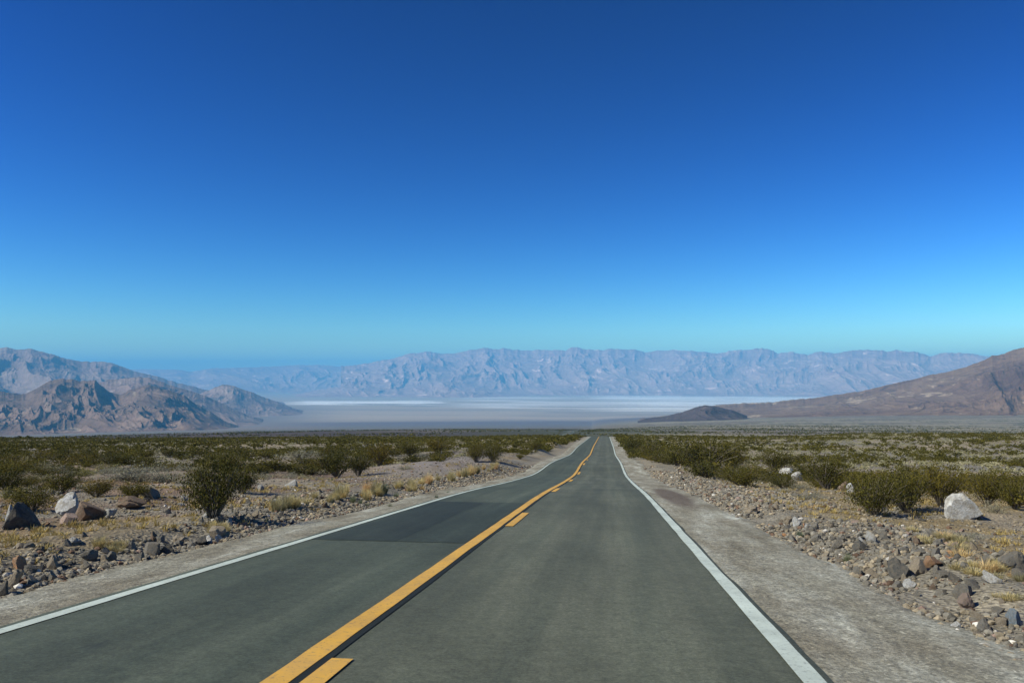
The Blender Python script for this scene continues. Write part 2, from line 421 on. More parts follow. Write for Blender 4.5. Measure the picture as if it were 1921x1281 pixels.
# ------------------------------------------------------------------ road, shoulders and paint
YS = np.unique(np.concatenate([np.arange(-14, 60, 0.5), np.arange(60, 330, 1.5), np.arange(330, 1500, 6.0)]))
def lift(y): return 0.0003 * np.clip(y, 0, 2000)
def road_z(y): return prof(np.where(y > 250, np.hypot(y, xc(y)) * ss(250, 1500, y) + y * (1 - ss(250, 1500, y)), y))
def rz(x, y):
    return ground(x, y, False) + 0.02 + lift(y)
def strip(name, xs, ys, dz, mat, edge=0.0, seed=0, skirt=0.0, edge_in=None):
    ys = np.asarray(ys, float); xs = np.asarray(xs, float)
    X, Y = np.meshgrid(xs, ys, indexing='ij')
    j0 = (fbm(ys * 0.9, ys * 0 + seed, 4, seed) - 0.5) * 2 * edge
    j1 = (fbm(ys * 0.9, ys * 0 + seed + 9, 4, seed + 5) - 0.5) * 2 * edge
    f = (xs - xs[0]) / (xs[-1] - xs[0])
    X = X + (1 - f)[:, None] * j0[None] + f[:, None] * j1[None] + xc(Y)
    Z = rz(X, Y) + dz
    if skirt:
        X = np.concatenate([X[:1] - 0.04, X, X[-1:] + 0.04]); Y = np.concatenate([Y[:1], Y, Y[-1:]])
        Z = np.concatenate([Z[:1] - skirt, Z, Z[-1:] - skirt])
    V = np.stack([X, Y, Z], -1).reshape(-1, 3)
    return mesh_np(name, V, grid_faces(X.shape[0], X.shape[1])[:, ::-1] if False else grid_faces(X.shape[0], X.shape[1]), mat)

o = obj('road', strip('road', np.linspace(-5.52, 1.63, 26), YS, 0.032, M_asph, 0.03, 3, 0.03)); tag(o, 'long straight grey asphalt road running downhill', 'road', kind='structure')
ysh = YS[YS < 340]
for (a, b, sd, lb) in ((1.60, 3.62, 41, 'pale gravel shoulder along the right edge of the road'), (-6.75, -5.45, 51, 'narrow pale gravel shoulder along the far lane')):
    xs = np.linspace(a, b, 12)
    X, Y = np.meshgrid(xs, ysh, indexing='ij')
    f = (X - a) / (b - a) if a > 0 else (b - X) / (b - a)
    wob = (fbm(ysh / 2.2, ysh * 0, 5, sd) - 0.5) * 1.1
    X = X + f * wob[None] * (1 if a > 0 else -0.7) + xc(Y)
    Z = rz(X, Y) + 0.020 + (fbm(X / 0.7, Y / 1.6, 3, sd) - 0.5) * 0.015 - 0.05 * ss(0.86, 1.0, f)
    o = obj('road_shoulder', mesh_np('road_shoulder', np.stack([X, Y, Z], -1).reshape(-1, 3), grid_faces(*X.shape), M_sh)); tag(o, lb, 'road shoulder', kind='structure')
def paint(nm, x0, x1, ys, dz, mat, lb, seed):
    o = obj(nm, strip(nm, np.linspace(x0, x1, 3), ys, dz, mat, 0.012, seed)); tag(o, lb, 'road marking', kind='structure')
paint('edge_line_marking', 1.41, 1.58, YS, 0.039, M_white, 'solid white edge line beside the near lane', 3)
paint('edge_line_marking', -5.42, -5.28, YS, 0.039, M_white, 'solid white edge line beside the far lane', 7)
paint('centre_line_marking', -2.425, -2.225, YS, 0.043, M_yellow, 'solid yellow centre line', 11)
paint('sealant_strip_marking', -2.225, -2.15, YS, 0.0395, M_seal, 'black strip between the two yellow lines', 13)
k = 0
Vd, Fd, nb = [], [], 0
while 6.2 + 14.63 * k < 96:
    e = 6.2 + 14.63 * k; ys = np.linspace(e - 3.66, e, 9)
    X, Y = np.meshgrid(np.array([-2.15, -2.06, -1.975]), ys, indexing='ij'); X = X + xc(Y)
    Vd.append(np.stack([X, Y, rz(X, Y) + 0.0435], -1).reshape(-1, 3)); Fd.append(grid_faces(3, 9) + nb); nb += 27; k += 1
o = obj('dashed_line_marking', mesh_np('dashed_line_marking', np.concatenate(Vd), np.concatenate(Fd), M_yellow)); tag(o, 'broken yellow passing line', 'road marking', kind='structure')
o = obj('asphalt_patch_marking', strip('asphalt_patch', np.linspace(-5.25, -2.46, 8), np.linspace(14.0, 24.6, 30), 0.0372, M_patch2, 0.02, 19)); tag(o, 'rectangular darker repair patch across the far lane', 'road patch', kind='structure')
o = obj('asphalt_patch_marking', strip('asphalt_patch', np.linspace(-5.15, -3.7, 8), np.linspace(14.1, 24.4, 30), 0.0392, M_patch, 0.10, 23)); tag(o, 'darkest strip of tar along the repair patch', 'road patch', kind='structure')

# ------------------------------------------------------------------ mountains
def build_range(name, sky, Rc, Rb, seed, mat, label, amp=0.5, wl=900, nA=900, nT=150, jit=1.0, conc=1.2, cat='mountains', aniso=2.0, ds=2.0):
    sky = np.array(sky, float)
    px = np.linspace(sky[0, 0], sky[-1, 0], nA)
    py = np.interp(px, sky[:, 0], sky[:, 1])
    py = py - (fbm(px / 9.0, px * 0 + seed, 4, seed) - 0.5) * 3.0 * jit
    dx, dy, dz = raydir(px, py)
    hl = np.hypot(dx, dy); az = np.arctan2(dx, dy); ts = dz / hl
    T = np.concatenate([np.linspace(0, 1, nT), np.linspace(1.01, 1.6, 22)])
    A, TT = np.meshgrid(az, T, indexing='ij')
    kw = max(9, nA // 22) | 1; kern = np.hanning(kw + 2)[1:-1]; kern /= kern.sum()
    sm = np.convolve(np.pad(ts, kw // 2, mode='edge'), kern, mode='valid')
    wd = ss(0.62, 1.0, np.minimum(TT, 1))
    TS = ts[:, None] * wd + sm[:, None] * (1 - wd)      # small crags of the skyline stay near the crest
    w0 = (fbm(A * Rc / (wl * 3), A * 0, 3, seed + 3) - 0.5)
    RR = Rb * (1 + 0.10 * w0) + (Rc - Rb) * TT
    X = RR * np.sin(A); Y = RR * np.cos(A)
    zg = ground(X, Y) - 6
    rc = Rb * (1 + 0.10 * w0[:, :1]) + (Rc - Rb)
    zc = EYE + rc * TS
    u = A * Rc / wl; v = RR / (wl * aniso)
    wx = (fbm(u * 0.8 + 5, v * 0.8, 3, seed + 11) - 0.5) * 1.3; wy = (fbm(u * 0.8, v * 0.8 + 9, 3, seed + 17) - 0.5) * 1.3
    rg = 0.62 * ridged(u + wx, v + wy, 7, seed + 23, 0.62) + 0.38 * ridged(u * 2.7 + wx * 1.5 + v * 0.8, v * 2.2 + wy, 6, seed + 57, 0.62)
    rg = rg - np.mean(rg)
    wt = np.clip(4 * TT * (1.02 - TT), 0, 1)
    f = np.where(TT <= 1, TT ** conc + amp * rg * 2 * wt ** 0.8, 1 - (TT - 1) * 1.6 + 0)
    zz = zg + np.maximum(zc - zg, -30) * np.clip(f, -0.05, 2)
    lim = EYE + RR * TS - (1 - TT) * ds * RR / 1500
    over = zz - lim; sc = 25.0 * RR / 10000
    zz = np.where(TT < 1, np.where(over > -sc, lim - sc + sc * (1 - np.exp(-(over + sc) / sc)) - 0.15 * sc * np.clip(over / sc, 0, 3), zz), zz)
    V = np.stack([X, Y, zz], -1).reshape(-1, 3)
    me = mesh_np(name, V, grid_faces(*X.shape), mat)
    o = obj(name, me); tag(o, label, cat, kind='structure')
    return float(zz.max())

MT_far = mat_mountain('far_range_rock', [(0.3, (0.36, 0.22, 0.17)), (0.5, (0.43, 0.27, 0.205)), (0.68, (0.50, 0.325, 0.245))], (0.95, 0.66, 0.52), 0.60, 0.55, 0.2, (0.36, 0.20, 0.165), bed=(1, 1, 4))
MT_blue = mat_mountain('bluish_range_rock', [(0.3, (0.17, 0.11, 0.088)), (0.5, (0.27, 0.185, 0.145)), (0.7, (0.34, 0.25, 0.195))], (0.42, 0.34, 0.27), 0.64, 0.9, 0.35, (0.11, 0.09, 0.08))
MT_near = mat_mountain('brown_hill_rock', [(0.32, (0.105, 0.068, 0.050)), (0.46, (0.175, 0.118, 0.085)), (0.56, (0.225, 0.148, 0.108)), (0.68, (0.28, 0.205, 0.15))], (0.32, 0.25, 0.175), 0.62, 2.0, 0.35, (0.055, 0.052, 0.05), bed=(1, 1, 1.6))
MT_right = mat_mountain('reddish_slope_rock', [(0.36, (0.11, 0.062, 0.043)), (0.48, (0.185, 0.115, 0.075)), (0.6, (0.225, 0.15, 0.098)), (0.7, (0.29, 0.21, 0.14))], (0.44, 0.335, 0.225), 0.59, 1.3, 0.25, (0.10, 0.062, 0.052), bed=(0.4, 1.0, 1.8))
MT_knoll = mat_mountain('dark_knoll_rock', [(0.3, (0.06, 0.045, 0.042)), (0.6, (0.10, 0.07, 0.06)), (0.75, (0.16, 0.12, 0.10))], (0.2, 0.16, 0.13), 0.66, 5.0, 0.5)

tops = []
tops.append(build_range('far_mountain', [(640, 687), (700, 680), (740, 672), (770, 662), (800, 658.5), (820, 663), (850, 662), (890, 656), (915, 653), (925, 656), (945, 652), (960, 655), (1000, 657), (1050, 656.5), (1060, 657), (1075, 650.5), (1095, 654), (1130, 657), (1150, 655), (1190, 655), (1210, 660), (1240, 657), (1262, 655.5), (1280, 658), (1320, 659), (1345, 663), (1375, 658), (1420, 654), (1445, 656), (1460, 662), (1480, 659), (1515, 667), (1540, 660), (1560, 663), (1600, 656), (1640, 655), (1665, 660), (1680, 656), (1700, 661), (1715, 659), (1745, 669), (1775, 662), (1800, 661), (1855, 668), (1920, 676), (2050, 690), (2200, 700)],
    28500, 23300, 101, MT_far, 'long bluish mountain range across the far side of the valley', 0.19, 1600, 1500, 170, 1.3, 1.1, ds=1.2, aniso=1.3))
tops.append(build_range('distant_mountain', [(150, 704), (230, 694), (265, 692), (330, 693), (358, 697), (400, 691), (440, 690), (480, 688), (540, 686), (600, 684), (640, 687), (700, 686), (780, 690), (860, 700)],
    36500, 29500, 131, MT_far, 'faint hazy mountain ridge beyond the white salt pan', 0.28, 3000, 700, 90, 0.4, 1.05, ds=1.0))
tops.append(build_range('foothill', [(455, 757), (500, 749), (560, 738), (600, 730), (660, 722), (720, 716), (780, 712), (840, 715), (900, 722), (960, 735), (1040, 745)],
    25500, 21500, 141, MT_far, 'low pale foothills in front of the far range', 0.35, 1500, 600, 80, 0.6, 1.4, ds=1.0))
tops.append(build_range('bluish_mountain', [(-420, 640), (-250, 652), (-100, 662), (-30, 658), (0, 655), (15, 652), (30, 656), (55, 655), (90, 663), (130, 673), (170, 678), (210, 680), (235, 690), (260, 698), (300, 708), (340, 720), (370, 727), (420, 740), (470, 748), (520, 756), (550, 766), (590, 774)],
    15500, 10500, 151, MT_blue, 'hazy blue-grey mountain slope behind the brown hills', 0.28, 1500, 900, 140, 1.0, 1.15))
tops.append(build_range('violet_foothill', [(330, 750), (370, 740), (400, 728), (420, 722), (440, 724), (460, 731), (480, 739), (510, 750), (530, 757), (550, 765), (580, 774)],
    12500, 11000, 161, MT_blue, 'small violet foothill at the foot of the hazy slope', 0.25, 900, 300, 70, 1.0, 1.1))
tops.append(build_range('middle_hill', [(100, 745), (150, 730), (180, 720), (200, 713), (240, 709), (262, 707), (285, 711), (320, 723), (350, 731), (380, 740), (405, 751), (425, 760), (445, 770), (465, 779), (485, 787), (505, 795)],
    9800, 7600, 171, MT_blue, 'dusky hill between the brown hills and the hazy slope', 0.26, 900, 500, 100, 1.0, 1.15))
tops.append(build_range('brown_hill', [(-420, 712), (-250, 722), (-120, 728), (0, 733), (25, 737), (50, 738), (75, 724), (95, 715), (115, 711), (135, 712), (150, 716), (165, 717), (178, 714), (190, 722), (205, 735), (225, 738), (245, 732), (262, 724), (280, 722), (300, 727), (330, 738), (345, 742), (360, 752), (380, 764), (400, 775), (420, 788), (445, 800)],
    7400, 5300, 181, MT_near, 'rugged brown and grey hills rising from the plain', 0.32, 420, 900, 220, 1.3, 1.0, ds=4.0))
tops.append(build_range('reddish_slope_hill', [(1200, 792), (1240, 784), (1290, 771), (1343, 760), (1397, 755.5), (1420, 755.5), (1450, 754), (1480, 750), (1500, 748), (1530, 746), (1560, 742), (1590, 737), (1620, 733), (1650, 725), (1680, 718), (1710, 712), (1740, 705), (1770, 699), (1800, 692), (1825, 683), (1845, 675), (1860, 667), (1870, 666), (1885, 663), (1900, 655), (1921, 650), (1960, 640), (2050, 632), (2250, 640)],
    7000, 4300, 191, MT_right, 'reddish brown mountain slope streaked with tan', 0.20, 700, 900, 200, 0.8, 1.5, ds=2.5, aniso=3.0))
tops.append(build_range('dark_knoll', [(1196, 790), (1212, 785), (1228, 782), (1245, 781), (1262, 777), (1280, 773), (1290, 769), (1300, 765), (1312, 761.5), (1325, 760.5), (1340, 762), (1358, 766), (1375, 770), (1388, 775), (1402, 780)],
    4800, 4200, 201, MT_knoll, 'small dark knoll below the reddish slope', 0.35, 260, 260, 80, 0.5, 0.8, cat='hill'))
ZTOP = max(tops)
print('ZTOP', ZTOP)

# ------------------------------------------------------------------ prototypes: bushes, rocks, tufts
def leaf_quads(rg, cen, size, elong=1.6, updir=None):
    n = len(cen)
    a = rg.normal(size=(n, 3)); a /= np.linalg.norm(a, axis=1)[:, None]
    if updir is not None: a = a + updir * 1.2; a /= np.linalg.norm(a, axis=1)[:, None]
    b = np.cross(a, rg.normal(size=(n, 3))); b /= np.linalg.norm(b, axis=1)[:, None] + 1e-9
    s = (size * rg.uniform(0.6, 1.4, n))[:, None]
    a = a * s * elong; b = b * s
    V = np.stack([cen - a * 0.5, cen + b * 0.5, cen + a * 0.5, cen - b * 0.5], 1).reshape(-1, 3)
    return V, np.arange(n * 4).reshape(-1, 4)

def bush_np(rg, nst=26, per=110, leaf=0.045, Rr=1.0, H=1.0, lo=0.28, kind='creosote', spread=0.085, fork=3):
    """unit bush: radius about Rr, height about H, base at the origin"""
    cens = []; sv, sf = [], []; nb = 0
    dirs = []
    lean = rg.uniform(0, 6.28); skew = rg.uniform(0.0, 0.25)
    for i in range(nst):
        th = rg.uniform(0, 2 * math.pi); tilt = math.sqrt(rg.uniform(0.0, 1)) * (1.15 if kind == 'dome' else 0.95)
        L = rg.uniform(0.72, 1.1)
        end = np.array([math.cos(th) * math.sin(tilt) * Rr * 1.15, math.sin(th) * math.sin(tilt) * Rr * 1.15, math.cos(tilt) ** 0.75 * H]) * L
        if kind == 'dome': end[2] = max(0.12, math.cos(tilt) * H * L)
        end[:2] += np.array([math.cos(lean), math.sin(lean)]) * skew * Rr * rg.uniform(0, 1)
        start = np.array([math.cos(th), math.sin(th), 0]) * 0.06 * Rr
        ctrl = start * 0.4 + end * 0.5 + np.array([0, 0, 0.12 * H]) + rg.normal(size=3) * 0.06
        for fk in range(fork):
            e2 = end + rg.normal(size=3) * np.array([0.17, 0.17, 0.13]) * (0.6 if fk == 0 else 1.0)
            e2[2] = max(e2[2], 0.12)
            tt = np.linspace(0, 1, 6)[:, None]
            pts = (1 - tt) ** 2 * start + 2 * tt * (1 - tt) * ctrl + tt ** 2 * e2
            # a thin tapering three-sided stem
            d = pts[-1] - pts[0]; d = d / (np.linalg.norm(d) + 1e-9)
            p1 = np.cross(d, [0.3, 0.9, 0.1]); p1 /= np.linalg.norm(p1); p2 = np.cross(d, p1)
            rad = np.linspace(0.012, 0.004, 6)
            ring = [pts + (p1 * math.cos(q) + p2 * math.sin(q)) * rad[:, None] for q in (0, 2.1, 4.2)]
            Vr = np.stack(ring, 1).reshape(-1, 3)
            for k in range(5):
                for q in range(3):
                    sf.append((nb + k * 3 + q, nb + k * 3 + (q + 1) % 3, nb + (k + 1) * 3 + (q + 1) % 3, nb + (k + 1) * 3 + q))
            sv.append(Vr); nb += len(Vr)
            m = max(2, int(per / fork * rg.uniform(0.5, 1.4)))
            u = lo + (1 - lo) * rg.uniform(0, 1, m) ** 0.75
            u = np.clip(u + 0.06, 0, 1.07)[:, None]
            c = (1 - u) ** 2 * start + 2 * u * (1 - u) * ctrl + u ** 2 * e2
            # short side twigs gather the leaves in sprays
            tw = rg.normal(size=(max(2, m // 9), 3)) * spread * 1.25
            c = c + tw[rg.integers(0, len(tw), m)] * (0.4 + u) + rg.normal(size=(m, 3)) * spread * 0.45
            c[:, 2] = np.maximum(c[:, 2], 0.03)
            cens.append(c)
    cen = np.concatenate(cens)
    up = np.array([0, 0, 0.4])
    SV = np.concatenate(sv)
    zs = H / np.percentile(cen[:, 2], 98); rs = Rr / np.percentile(np.hypot(cen[:, 0], cen[:, 1]), 95)
    k3 = np.array([rs, rs, zs]); cen = cen * k3; SV = SV * k3
    LV, LF = leaf_quads(rg, cen, leaf, 1.7, up)
    return LV, LF, SV, np.array(sf)

def mkb(seed, **kw):
    return bush_np(np.random.default_rng(seed), **kw)
CREO_NEAR = [mkb(300 + i, nst=30, per=185, leaf=0.030, lo=0.34) for i in range(6)]
CREO_MID = [mkb(330 + i, nst=22, per=60, leaf=0.062, spread=0.10) for i in range(6)]
CREO_F1 = [mkb(350 + i, nst=12, per=20, leaf=0.12, fork=1, spread=0.12) for i in range(8)]
CREO_F2 = [mkb(370 + i, nst=8, per=9, leaf=0.21, fork=1, spread=0.14) for i in range(10)]
PALE_NEAR = [mkb(400 + i, nst=34, per=60, leaf=0.030, H=0.62, kind='dome', lo=0.2) for i in range(4)]
PALE_F = [mkb(420 + i, nst=10, per=12, leaf=0.15, H=0.6, kind='dome', fork=1) for i in range(6)]

def rock_np(rg, sub=2, elong=1.0, cuts=11, rough=0.12):
    import bmesh
    bm = bmesh.new(); bmesh.ops.create_icosphere(bm, subdivisions=sub, radius=1.0)
    V = np.array([v.co[:] for v in bm.verts]); Fc = np.array([[v.index for v in f.verts] for f in bm.faces]); bm.free()
    V = V * np.array([rg.uniform(0.8, 1.25), rg.uniform(0.8, 1.2), rg.uniform(0.6, 0.95)])
    V = V + ((fbm(V[:, 0] * 1.3 + 9, V[:, 1] * 1.3 + V[:, 2] * 1.9, 3, int(rg.integers(999)), 0.45) - 0.5) * rough)[:, None] * V
    for _ in range(cuts):
        n = rg.normal(size=3); n /= np.linalg.norm(n); d = rg.uniform(0.35, 0.8)
        q = V @ n - d; V = V - np.clip(q, 0, None)[:, None] * n * 0.93
    V = V + rg.normal(size=V.shape) * (0.006 if sub > 1 else 0.04)
    V = V - (V.max(0) + V.min(0)) / 2; V = V / (V.max(0) - V.min(0)) * 2
    return V, Fc
ROCKS = [rock_np(np.random.default_rng(500 + i), 4, cuts=9, rough=0.9) for i in range(10)]
PEBS = [rock_np(np.random.default_rng(540 + i), 1, cuts=5) for i in range(14)]

def tuft_np(rg, n=150, w=0.012, H=1.0, spread=0.5):
    th = rg.uniform(0, 6.283, n); rad = rg.uniform(0, 1, n) ** 0.6 * 0.35; tilt = rg.uniform(0, 1, n) ** 0.8 * spread * 1.8
    b = np.stack([np.cos(th) * rad, np.sin(th) * rad, np.zeros(n)], 1)
    L = rg.uniform(0.5, 1.1, n) * H
    th2 = th + rg.normal(size=n) * 0.7
    tip = b + np.stack([np.cos(th2) * np.sin(tilt) * L, np.sin(th2) * np.sin(tilt) * L, np.cos(tilt) * L], 1)
    midp = (b + tip) / 2 + np.array([0, 0, 0.10])
    side = np.stack([-np.sin(th2 + rg.normal(size=n)), np.cos(th2), np.zeros(n)], 1) * w
    V = np.stack([b - side, b + side, midp + side * 0.9, midp - side * 0.9, midp + side * 0.9, midp - side * 0.9, tip, tip + side * 0.2], 1)
    V = np.stack([b - side, b + side, midp + side * 0.8, midp - side * 0.8, tip + side * 0.15, tip - side * 0.15], 1).reshape(-1, 3)
    i = np.arange(n)[:, None] * 6
    return V, np.concatenate([i + np.array([0, 1, 2, 3]), i + np.array([3, 2, 4, 5])])
TUFTS = [tuft_np(np.random.default_rng(600 + i), 230, 0.016, 1.0, 0.55) for i in range(5)]

# shared meshes for the individuals
def pm(nm, v, f, m, smooth=False): return mesh_np(nm, v, f, m, smooth=smooth)
ME_CF = [pm('creosote_foliage', a[0], a[1], M_creo) for a in CREO_NEAR]; ME_CS = [pm('creosote_stem', a[2], a[3], M_stem) for a in CREO_NEAR]
def joined(a, mats):
    V = np.concatenate([a[0], a[2]]); Fq = np.concatenate([a[1], a[3] + len(a[0])]); mi = np.concatenate([np.zeros(len(a[1])), np.ones(len(a[3]))])
    return mesh_np('bush', V, Fq, mats, mi, smooth=False)
ME_CM = [joined(a, [M_creo, M_stem]) for a in CREO_MID]
ME_PF = [pm('pale_shrub', a[0], a[1], M_pale) for a in PALE_NEAR]; ME_PS = [pm('pale_shrub_stem', a[2], a[3], M_stem) for a in PALE_NEAR]
ME_PJ = [joined(a, [M_pale, M_stem]) for a in PALE_NEAR]
ME_R = [pm('rock', v, f, ROCK['grey'], True) for v, f in ROCKS]
for m in ME_R: m.set_sharp_from_angle(angle=R(20))
ME_T = [pm('dry_grass_tuft', v, f, M_straw) for v, f in TUFTS]

LAND = []   # (phrase, x, y) landmarks used for wording
rnd = random.Random(5)
def zg(x, y): return float(ground(np.array([x]), np.array([y]))[0])

def bush(name, x, y, rad, h, label, cat, group, near=True, kind='c', var=None):
    i = rnd.randrange(6 if kind == 'c' else 4) if var is None else var
    z = zg(x, y) - 0.03
    if near:
        t = bpy.data.objects.new(name, None); COL.objects.link(t); t.empty_display_size = 0.2
        a = obj('foliage', (ME_CF if kind == 'c' else ME_PF)[i], t); b = obj('stem', (ME_CS if kind == 'c' else ME_PS)[i], t)
    else:
        t = obj(name, (ME_CM if kind == 'c' else ME_PJ)[i])
    t.location = (x, y, z); t.rotation_euler = (0, 0, rnd.uniform(0, 6.28)); t.scale = (rad, rad, h / (1.0 if kind == 'c' else 0.62))
    return tag(t, label, cat, group)

def rock(x, y, w, h, colr, label, group='stones on the verges', name='rock', cat='rock', sink=0.25, var=None):
    i = rnd.randrange(len(ME_R)) if var is None else var
    o = obj(name, ME_R[i])
    o.material_slots[0].link = 'OBJECT'; o.material_slots[0].material = ROCK[colr]
    s = w / 2
    tot = h / (1 - sink)
    o.scale = (s, s * rnd.uniform(0.75, 1.1), tot / 2)
    o.rotation_euler = (rnd.uniform(-0.25, 0.25), rnd.uniform(-0.25, 0.25), rnd.choice([0, 3.14]) + rnd.uniform(-0.3, 0.3))
    o.location = (x, y, zg(x, y) + h - tot / 2)
    return tag(o, label, cat, group)

# ------------------------------------------------------------------ landmark bushes  (px, base py, width px, height px)
taken = []
def place_bush(px, py, wpx, hpx, label, phrase=None, kind='c', var=None, near=True, name=None):
    x, y = P(px, py); d = math.hypot(x, y)
    rad = wpx / F_PX * d / 2 / 1.08; h = hpx / F_PX * d / 1.2
    ob = bush(name or ('creosote_bush' if kind == 'c' else 'pale_shrub'), x, y, rad, h, label, 'bush' if kind == 'c' else 'shrub',
         'creosote bushes beside the road' if kind == 'c' else 'pale dry shrubs', near, kind, var)
    taken.append((x, y, rad))
    if phrase: LAND.append((phrase, x, y))
    return ob
B = [
 (402, 976, 124, 128, 'tall lone dark green creosote bush on the stony left verge casting a shadow', 'the tall lone verge bush', 0),
 (455, 925, 70, 55, 'loose green creosote bush just behind the tall lone bush', None, 1),
 (425, 888, 90, 44, 'wide yellow-green creosote bush further behind the tall lone bush', None, 2),
 (632, 896, 84, 60, 'dense creosote bush above the red gravel patch', 'the bush above the red gravel', 3),
 (672, 893, 54, 50, 'dark creosote bush touching the one above the red gravel patch', None, 4),
 (712, 874, 66, 52, 'upright creosote bush at the grey gravel mound', 'the bush at the grey mound', 5),
 (768, 856, 60, 36, 'rounded creosote bush behind the grey gravel mound', None, 0),
 (820, 851, 60, 34, 'rounded creosote bush on top of the grey gravel mound', None, 1),
 (893, 867, 46, 44, 'dark creosote bush with bare lower stems beside the straw grass', 'the bush beside the straw grass', 2),
 (925, 868, 44, 48, 'dark creosote bush at the road side end of the grey mound', None, 3),
 (1006, 846, 30, 22, 'small creosote bush on the pink roadside mound', 'the pink roadside mound', 4),
 (975, 861, 20, 12, 'low creosote bush on the sandy bank by the far lane', None, 5),
 (60, 958, 90, 48, 'sprawling dark creosote bush behind the dark boulder', 'the bush behind the dark boulder', 1),
 (115, 925, 80, 44, 'sprawling olive creosote bush behind the pale grey boulder', None, 2),
 (180, 932, 60, 36, 'dark creosote bush behind the rust brown boulder', None, 3),
 (248, 935, 60, 34, 'low green creosote bush beside the olive boulder', None, 4),
 (15, 925, 70, 46, 'dark creosote bush at the very edge of the view behind the dark boulder', None, 5),
 (215, 878, 64, 30, 'dark creosote bush behind the yellow dry shrubs', 'the yellow dry shrubs', 0),
 (1322, 886, 132, 70, 'big dense creosote bush at the edge of the right verge', 'the big dense bush', 1),
 (1270, 874, 46, 44, 'narrow creosote bush between the big dense bush and the shoulder', None, 2),
 (1222, 862, 60, 40, 'creosote bush nearest the shoulder where the road narrows', 'the narrow road bush', 3),
 (1190, 851, 40, 34, 'creosote bush at the head of the roadside hedge', None, 4),
 (1376, 880, 60, 52, 'creosote bush pressed against the far side of the big dense bush', None, 5),
 (1452, 884, 72, 46, 'olive creosote bush behind the pile of white stones', 'the white stone pile', 0),
 (1550, 918, 92, 68, 'creosote bush with a dark hollow beside the small white stone', 'the hollow bush', 1),
 (1510, 900, 44, 36, 'small creosote bush between the white stone pile and the hollow bush', None, 3),
 (1640, 968, 112, 84, 'broad creosote bush overhanging the stony verge', 'the broad overhanging bush', 2),
 (1702, 962, 100, 92, 'tall middle creosote bush of the clump by the white boulder', None, 4),
 (1764, 950, 92, 82, 'creosote bush directly behind the white boulder', None, 5),
 (1850, 948, 84, 70, 'creosote bush just beyond the white boulder', 'the bush beyond the white boulder', 0),
 (1906, 956, 66, 60, 'brownish creosote bush beyond the white boulder at the edge of view', None, 3),
]
for (px, py, w, h, lb, ph, v) in B: place_bush(px, py, w, h, lb, ph, 'c', v)
S_ = [
 (566, 862, 88, 22, 'wide pale green dome shrub beyond the red gravel patch', 'the wide pale dome shrub'),
 (795, 861, 30, 14, 'small pale dome shrub on the crest of the grey mound', None),
 (200, 885, 60, 20, 'yellow dry shrub in front of the dark bush', None),
 (160, 893, 46, 18, 'smaller yellow dry shrub just beyond the pale grey boulder and its bushes', None),
 (255, 902, 110, 30, 'wide grey-tan dry shrub among the low scrub', None),
 (315, 905, 70, 26, 'bare grey twiggy shrub behind the tall lone bush', None),
 (20, 935, 50, 22, 'pale yellow shrub at the very edge beside the dark boulder', None),
 (95, 888, 60, 20, 'grey-tan dry shrub far behind the pale grey boulder', None),
 (1400, 888, 40, 26, 'pale twiggy shrub next to the big dense bush', None),
 (1868, 962, 50, 22, 'pale dome shrub just beyond the white boulder', None),
]
for (px, py, w, h, lb, ph) in S_:
    t = place_bush(px, py, w, h, lb, ph, 'p')
    if 'yellow' in lb:
        for c in COL.objects:
            if c.parent == t and c.name.startswith('foliage'):
                c.material_slots[0].link = 'OBJECT'; c.material_slots[0].material = M_yshrub

